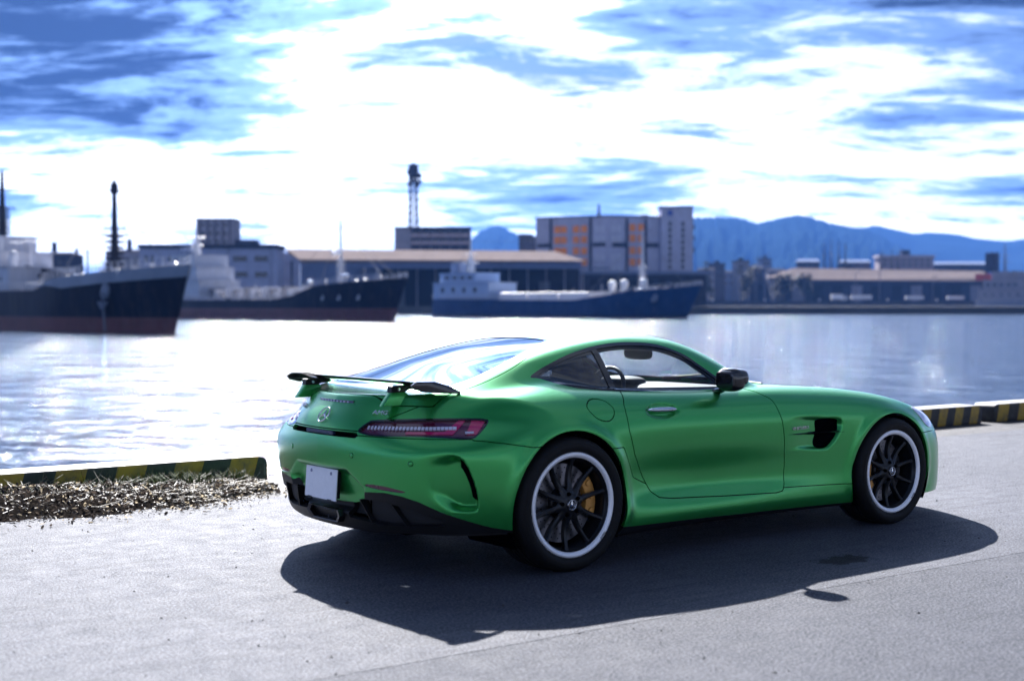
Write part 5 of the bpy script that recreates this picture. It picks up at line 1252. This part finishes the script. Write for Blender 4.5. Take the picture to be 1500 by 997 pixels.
def house(root, tiers, m, ports=(), wins=()):
    first = None
    for (x0, x1, w, z0, z1) in tiers:
        o = MB().box(x0, x1, -w, w, z0, z1).build('deckhouse', m, root, bevel=.12); first = first or o
        MB().box(x0-.3, x1+.3, -w-.3, w+.3, z1, z1+.14).build('deck_edge', m, root)
    for x, w, z, r in ports:
        for sg in (-1, 1): MB().lathe([(0, .06), (r, .06), (r*1.15, 0)], 12, Matrix.Translation((x, sg*w, z)) @ Matrix.Rotation(R(-90*sg), 4, 'X')).build('porthole', GLZ, first)
    for x0, x1, w, z0, z1 in wins:
        for sg in (-1, 1): MB().box(x0, x1, sg*w-.05, sg*w+.05, z0, z1).build('window', GLZ, first)
    return first
def glint(root, x, y, z, r=.3):  # chrome balls added on the ships to catch glints of the sun
    MB().lathe([(0, -r)]+[(r*math.cos(t), r*math.sin(t)) for t in [R(a) for a in range(-75, 90, 15)]]+[(0, r)], 14, Matrix.Translation((x, y, z))).build('glint_ball', GLINTM, root, smooth=True)
def clutter(root, x0, x1, dk, L, n, seed, hi=1.9, half=3.6):
    r = random.Random(seed)
    for k in range(n):
        x = r.uniform(x0, x1); y = r.uniform(-half, half); z = dk(x/L)-.9; w = r.uniform(.25, .9); h = r.uniform(.6, hi); q = r.random()
        if q < .45: MB().box(x-w, x+w, y-w*.6, y+w*.6, z, z+h).build('deck_locker', r.choice([PALE, MAST, DARKW, SHIPW]), root, bevel=.05)
        elif q < .75: MB().bar((x, y, z), (x, y, z+h*2.0), .10, 6, .07).build('deck_post', r.choice([PALE, MAST]), root)
        else: MB().lathe([(0, h), (w*.5, h*.95), (w*.5, h*.5), (w*.28, h*.45), (w*.28, 0)], 10, Matrix.Translation((x, y, z))).build('cowl_vent', r.choice([PALE, SHIPW]), root)
def stays(root, lines, r_=.045):
    b = MB()
    for a, c in lines: b.bar(a, c, r_, 4)
    b.build('stay_wires', MAST, root)
# first ship: bow towards us at the left edge
root, L, dk, pt = ship('cargo_ship', 'dark coaster with a raised bow, nearest ship at the left edge', (-95, 212), (256, 160), 11, [(0, 5.0), (.66, 5.0), (.70, 6.0), (.74, 6.4), (1, 7.6)], 1.75, SHIPB, BOOTR, .7, 4.2, .68)
clutter(root, 36, L*.95, dk, L, 34, 1)
house(root, [(14, 37, 4.6, 4, 8.0), (15, 31, 4.2, 8.1, 10.2), (17, 27, 3.8, 10.3, 12.4)], SHIPW, [(x, 4.6, 6.6, .36) for x in (24, 27.5, 31, 34.5)], [(18+2.2*k, 19.6+2.2*k, 3.8, 11.2, 12) for k in range(4)])
mast(root, 24.5, 12.4, 21.5, .6, .22, DARKW, ((19.0, 2.2), (16.5, 1.6), (14.5, 1.2)), True)
for k, (x, z) in enumerate(((20, 13.8), (28.5, 11.6), (33, 9.4))): MB().lathe([(0, 1.0), (.5, .8), (.6, 0), (.6, -1.6)], 12, Matrix.Translation((x, -2.2, z))).build('ventilator', PALE, root, smooth=True)
for x in (29, 33.5): mast(root, x, 8, 12.4, .12, .06, PALE, ((11.6, .8),))
mast(root, L*.80, 6, 18.2, .62, .22, DARKW, ((11.6, 1.6), (12.4, 1.3), (10.8, 1.2), (17, .6)), True)
MB().lathe([(0, .8), (.45, .6), (.5, -.6), (0, -.8)], 10, Matrix.Translation((L*.80, 0, 17.2))).build('mast_light', DARKW, root)
w_ = MB()
for sg in (-1, 1): w_.bar((L*.80, 0, 16.6), (L*.70, sg*4, 6.2), .035, 4); w_.bar((L*.80, 0, 16.6), (L*.93, sg*2, 7.6), .035, 4)
w_.build('stay_wires', MAST, root)
for x0, x1 in ((39.5, 44.5), (45.5, 49)): MB().box(x0, x1, -3.6, 3.6, 4.6, 6.0).build('hatch_cover', mat('hatch paint', (.22, .24, .30), .5), root, bevel=.1)
for x0, x1, z in ((L*.72, L*.755, 7.0), (L*.76, L*.79, 7.0)): MB().box(x0, x1, -2.6, 2.6, 6.0, z).build('glint_box', PALE, root, bevel=.1)  # pale boxes carry the sun's glint off windows and hatches as colour
for x in (L*.71, L*.74, L*.83, L*.86, L*.90, L*.96): MB().lathe([(0, .55), (.35, .55), (.35, -.5)], 10, Matrix.Translation((x, -2.4 if x < L*.88 else -1.2, dk(x/L)))).build('mooring_bitt', PALE, root)
for x in (L*.70, L*.73, L*.745, L*.84): glint(root, x, -3.2, dk(x/L)+.2, .28)
x_, w_q = pt(.86, 5.0, .6); MB().lathe([(0, .3), (.95, .2), (1.05, -.1)], 16, Matrix.Translation((x_, -w_q-.05, 4.9)) @ Matrix.Rotation(R(90), 4, 'X')).build('hawse_pipe', mat('hawse steel', (.16, .19, .26), .5), root)
an = MB(); an.bar((x_, -w_q-.4, 4.7), (x_+.1, -w_q-.15, .2), .12, 6); an.bar((x_-.9, -w_q-.35, 3.5), (x_, -w_q-.35, 2.7), .2, 6); an.bar((x_+.9, -w_q-.35, 3.5), (x_, -w_q-.35, 2.7), .2, 6); an.build('anchor', MATS['hawse steel'], root)
MB().add([(L*1.0, -.1, 1.8), (L*1.035, 0, 5.0), (L*1.05, .0, 7.4), (L*1.0, .4, 7.4), (L*.985, 1.0, 4.5), (L*.985, .8, 1.8)], [(0, 1, 2, 3, 4, 5)]).build('bow_fender', PALE, root)
MB().box(L*.56, L*.64, -2, 2, 5, 7.2).build('crane_base', DARKW, root, bevel=.1); MB().bar((L*.60, 0, 7.2), (L*.45, 0, 8.2), .3, 6).build('crane_jib', DARKW, root)
# second ship: tanker
root, L, dk, pt = ship('tanker_ship', 'dark tanker with a white bridge and railed deck, second ship from the left', (262, 356), (577, 290), 14, [(0, 4.5), (.62, 4.5), (.70, 5.4), (.78, 7.4), (1, 8.8)], 2.6, SHIPB, BOOTR, .7, 4.5)
clutter(root, 20, L*.97, dk, L, 70, 2, 2.4, 5)
stays(root, [((L*.79, 0, 20.5), (L*.97, sg*1.5, 10)) for sg in (-1, 1)]+[((L*.79, 0, 20.5), (L*.60, sg*5, 5.5)) for sg in (-1, 1)]+[((9, 0, 23), (L*.79, 0, 19)), ((9, 0, 22), (1, 0, 10))])
house(root, [(2, 20, 5.6, 5, 9.2), (3, 18, 5.2, 9.3, 12.4), (5, 16, 4.8, 12.5, 15.4)], SHIPW, [(x, 5.2, z, .42) for x in (5, 8, 11, 14) for z in (10, 11.6)], [(6+3*k, 8+3*k, 4.8, 13.6, 14.7) for k in range(3)])
MB().box(3.5, 7.5, -1.8, 1.8, 12.4, 17.5).build('funnel', BLUEW, root, bevel=.4); mast(root, 9, 15.4, 24, .35, .15, PALE, ((20, 2), (18, 1.5)), True)
mast(root, L*.79, 6, 21.5, .5, .2, PALE, ((15.4, 1.6), (12, 1.0)), True); glint(root, L*.79-1, -1, 14.4, .55); glint(root, L*.79+1, -1, 14.4, .55)
for yy in (-2.4, -1.2, 0, 1.2, 2.4): MB().bar((L*.26, yy, 6.6), (L*.72, yy, 6.6), .22, 6).build('deck_pipe', PALE, root)
for k in range(16): MB().box(L*.26+k*2.6, L*.26+k*2.6+.5, -4.8, 4.8, 5.0, 7.4-(k % 3)*.5).build('pipe_rack', PALE if k % 2 else MAST, root)
for x, z in ((L*.72, 8.2), (L*.725, 8.2), (L*.86, 9.4), (L*.875, 9.4)): glint(root, x, -3.8, z, .5)
for x in (.80, .85, .90): a_, b_ = pt(x, 5, .5); MB().lathe([(0, .1), (.7, .1), (.8, -.1)], 14, Matrix.Translation((a_, -b_-.05, 5.0)) @ Matrix.Rotation(R(90), 4, 'X')).build('hull_marking', mat('hull marking paint', (.35, .37, .42), .5), root)
# third ship: blue
root, L, dk, pt = ship('blue_cargo_ship', 'long blue cargo ship moored in front of the warehouse and factory', (652, 415), (1006, 352), 14, [(0, 5.2), (.30, 4.8), (.64, 4.6), (.74, 5.6), (.82, 6.6), (1, 8.2)], .55, SHIPBL, BOOTB, .75, 5.0)
clutter(root, 24, L*.97, dk, L, 60, 3, 2.2, 5)
stays(root, [((L*.84, 0, 21.5), (L*.98, 0, 9.6)), ((L*.84, 0, 21.5), (L*.66, -5, 5)), ((L*.84, 0, 21.5), (L*.66, 5, 5)), ((11, 0, 21.5), (L*.84, 0, 20)), ((11, 0, 21), (0, 0, 9))])
house(root, [(1, 24, 5.6, 5, 9.6), (3, 18, 4.8, 9.7, 12.4)], mat('pale blue deckhouse', (.33, .42, .60), .5), [(x, 5.6, 7.6, .75) for x in (5, 9.5, 14, 18.5)], [(5+3.2*k, 7.2+3.2*k, 4.8, 10.6, 11.6) for k in range(4)])
mast(root, 11, 12.4, 22.5, .4, .15, PALE, ((18, 1.8), (15.5, 2.4)), True); MB().box(4, 7.5, -1.5, 1.5, 12.4, 15.6).build('funnel', BLUEW, root, bevel=.4)
mast(root, L*.84, 6.5, 22.5, .55, .2, PALE, ((13, 1.4),), True)
for k, (x0, x1) in enumerate(((.30, .42), (.43, .55), (.56, .68))): MB().box(L*x0, L*x1, -4.4, 4.4, 4.6, 6.7).build('hatch_cover', PALE, root, bevel=.12)
for x, z, y in ((L*.755, 8.6, -3), (L*.80, 8.8, -3), (L*.872, 9.0, -3)): MB().lathe([(0, 1.1), (.8, .9), (1.05, .2), (.9, -.7), (.6, -1.8)], 16, Matrix.Translation((x, y, z))).build('ventilator', mat('white ventilator', (.78, .78, .80), .35), root, smooth=True)
for x in (L*.85, L*.865, L*.89): glint(root, x, -3.4, dk(x/L)+.3, .4)
a_, b_ = pt(.90, 5, .6); MB().lathe([(0, .25), (1.1, .2), (1.3, -.1)], 16, Matrix.Translation((a_, -b_-.05, 5.2)) @ Matrix.Rotation(R(90), 4, 'X')).build('hawse_pipe', MATS['hawse steel'], root)
# fourth ship, right edge
root, L, dk, pt = ship('patrol_vessel', 'small pale vessel with a dark funnel moored at the right edge', (1436, 880), (1640, 800), 14, [(0, 6), (.7, 6), (1, 9)], 1.0, mat('pale grey hull', (.16, .18, .24), .5), BOOTB, .6, 5)
house(root, [(3, 50, 6, 6, 13), (6, 40, 5.4, 13, 19), (12, 30, 5, 19, 24)], GREYW, [(x, 6, 10, .8) for x in (8, 14, 20, 26, 32)], [(8+5*k, 11.5+5*k, 5.4, 15, 17) for k in range(5)])
MB().box(5, 12, -2.5, 2.5, 24, 36).build('funnel', DARKW, root, bevel=.6); mast(root, 18, 24, 41, .7, .3, MAST, ((34, 4), (30, 5)), True); MB().box(-1, 5, -4, 4, 19, 23).build('awning', mat('red awning', (.35, .05, .05), .7), root)
# ---------------------------------------------------------------- hills
def hills(name, ridge, d, depth, m, seed, foot=0):
    r = np.random.RandomState(seed); s = d/FPX; px = np.array([q[0] for q in ridge], float); py = np.array([q[1] for q in ridge], float)
    n = 190; mrow = 26; xs = np.linspace(px[0], px[-1], n); h = np.interp(xs, px, py); 
    h = h+np.interp(np.arange(n), np.arange(0, n, 2), r.normal(0, .8, (n+1)//2)); H = (448-h)*s
    V = []; g = r.normal(0, 1, (9, 40)); g2 = r.normal(0, 1, (18, 90))
    def smooth_noise(G, u, v):
        fu, fv = u*(G.shape[0]-2), v*(G.shape[1]-2); i, j = int(fu), int(fv); a, b = fu-i, fv-j; a = a*a*(3-2*a); b = b*b*(3-2*b)
        return (G[i, j]*(1-a)+G[i+1, j]*a)*(1-b)+(G[i, j+1]*(1-a)+G[i+1, j+1]*a)*b
    for j in range(mrow+1):
        u = j/mrow
        for i in range(n):
            v = i/(n-1); k = (smooth_noise(g, u, v)*.10+smooth_noise(g2, u, v)*.05)*(1-u)*min(1, u*4)
            z = H[i]*max(0, u**.9+k); p = far(xs[i], d-depth*(1-u), 0); V.append((p.x, p.y, z-2))
    for i in range(n): p = far(xs[i], d+depth*.6, 0); V.append((p.x, p.y, H[i]*.3-5))
    F = [(j*n+i, j*n+i+1, (j+1)*n+i+1, (j+1)*n+i) for j in range(mrow+1) for i in range(n-1)]
    o = mesh_obj(name, V, F, m, smooth=True); return tag(o, kind='structure')
HILL = mat('wooded hillside', (.010, .020, .026), 1.0, noise=.4, nscale=.004, spec=0.)
hills('hills', [(1000, 322), (1017, 318), (1040, 317), (1080, 318), (1110, 326), (1140, 319), (1172, 313), (1200, 321), (1240, 331), (1262, 332), (1290, 344), (1340, 372), (1400, 400), (1430, 430)], 6200, 2200, HILL, 1)
hills('hills', [(1150, 420), (1230, 345), (1262, 333), (1280, 329), (1300, 334), (1340, 342), (1360, 337), (1400, 343), (1440, 350), (1470, 352), (1500, 349), (1560, 356), (1640, 362), (1800, 372), (2000, 366), (2250, 385), (2600, 410), (3000, 446)], 7400, 2000, HILL, 2)
hills('hills', [(560, 400), (640, 372), (690, 351), (705, 336), (725, 330), (740, 333), (762, 346), (800, 362), (860, 372), (950, 382), (1020, 395)], 7800, 2000, HILL, 3)
# ---------------------------------------------------------------- the air
def haze():
    m = bpy.data.materials.new('hazy air'); m.use_nodes = True; nt = m.node_tree; nt.nodes.clear(); out = nt.nodes.new('ShaderNodeOutputMaterial'); v = nt.nodes.new('ShaderNodeVolumePrincipled')
    v.inputs['Color'].default_value = (.10, .28, .85, 1); v.inputs['Density'].default_value = HAZE; v.inputs['Anisotropy'].default_value = .0; nt.links.new(v.outputs[0], out.inputs['Volume'])
    b = MB().box(-9500, 9500, -600, 12500, ZW-8, 470).build('haze', m); tag(b, 'thin blue haze over the harbour', 'haze', kind='stuff')
HAZE = 6e-5
if HAZE: haze()
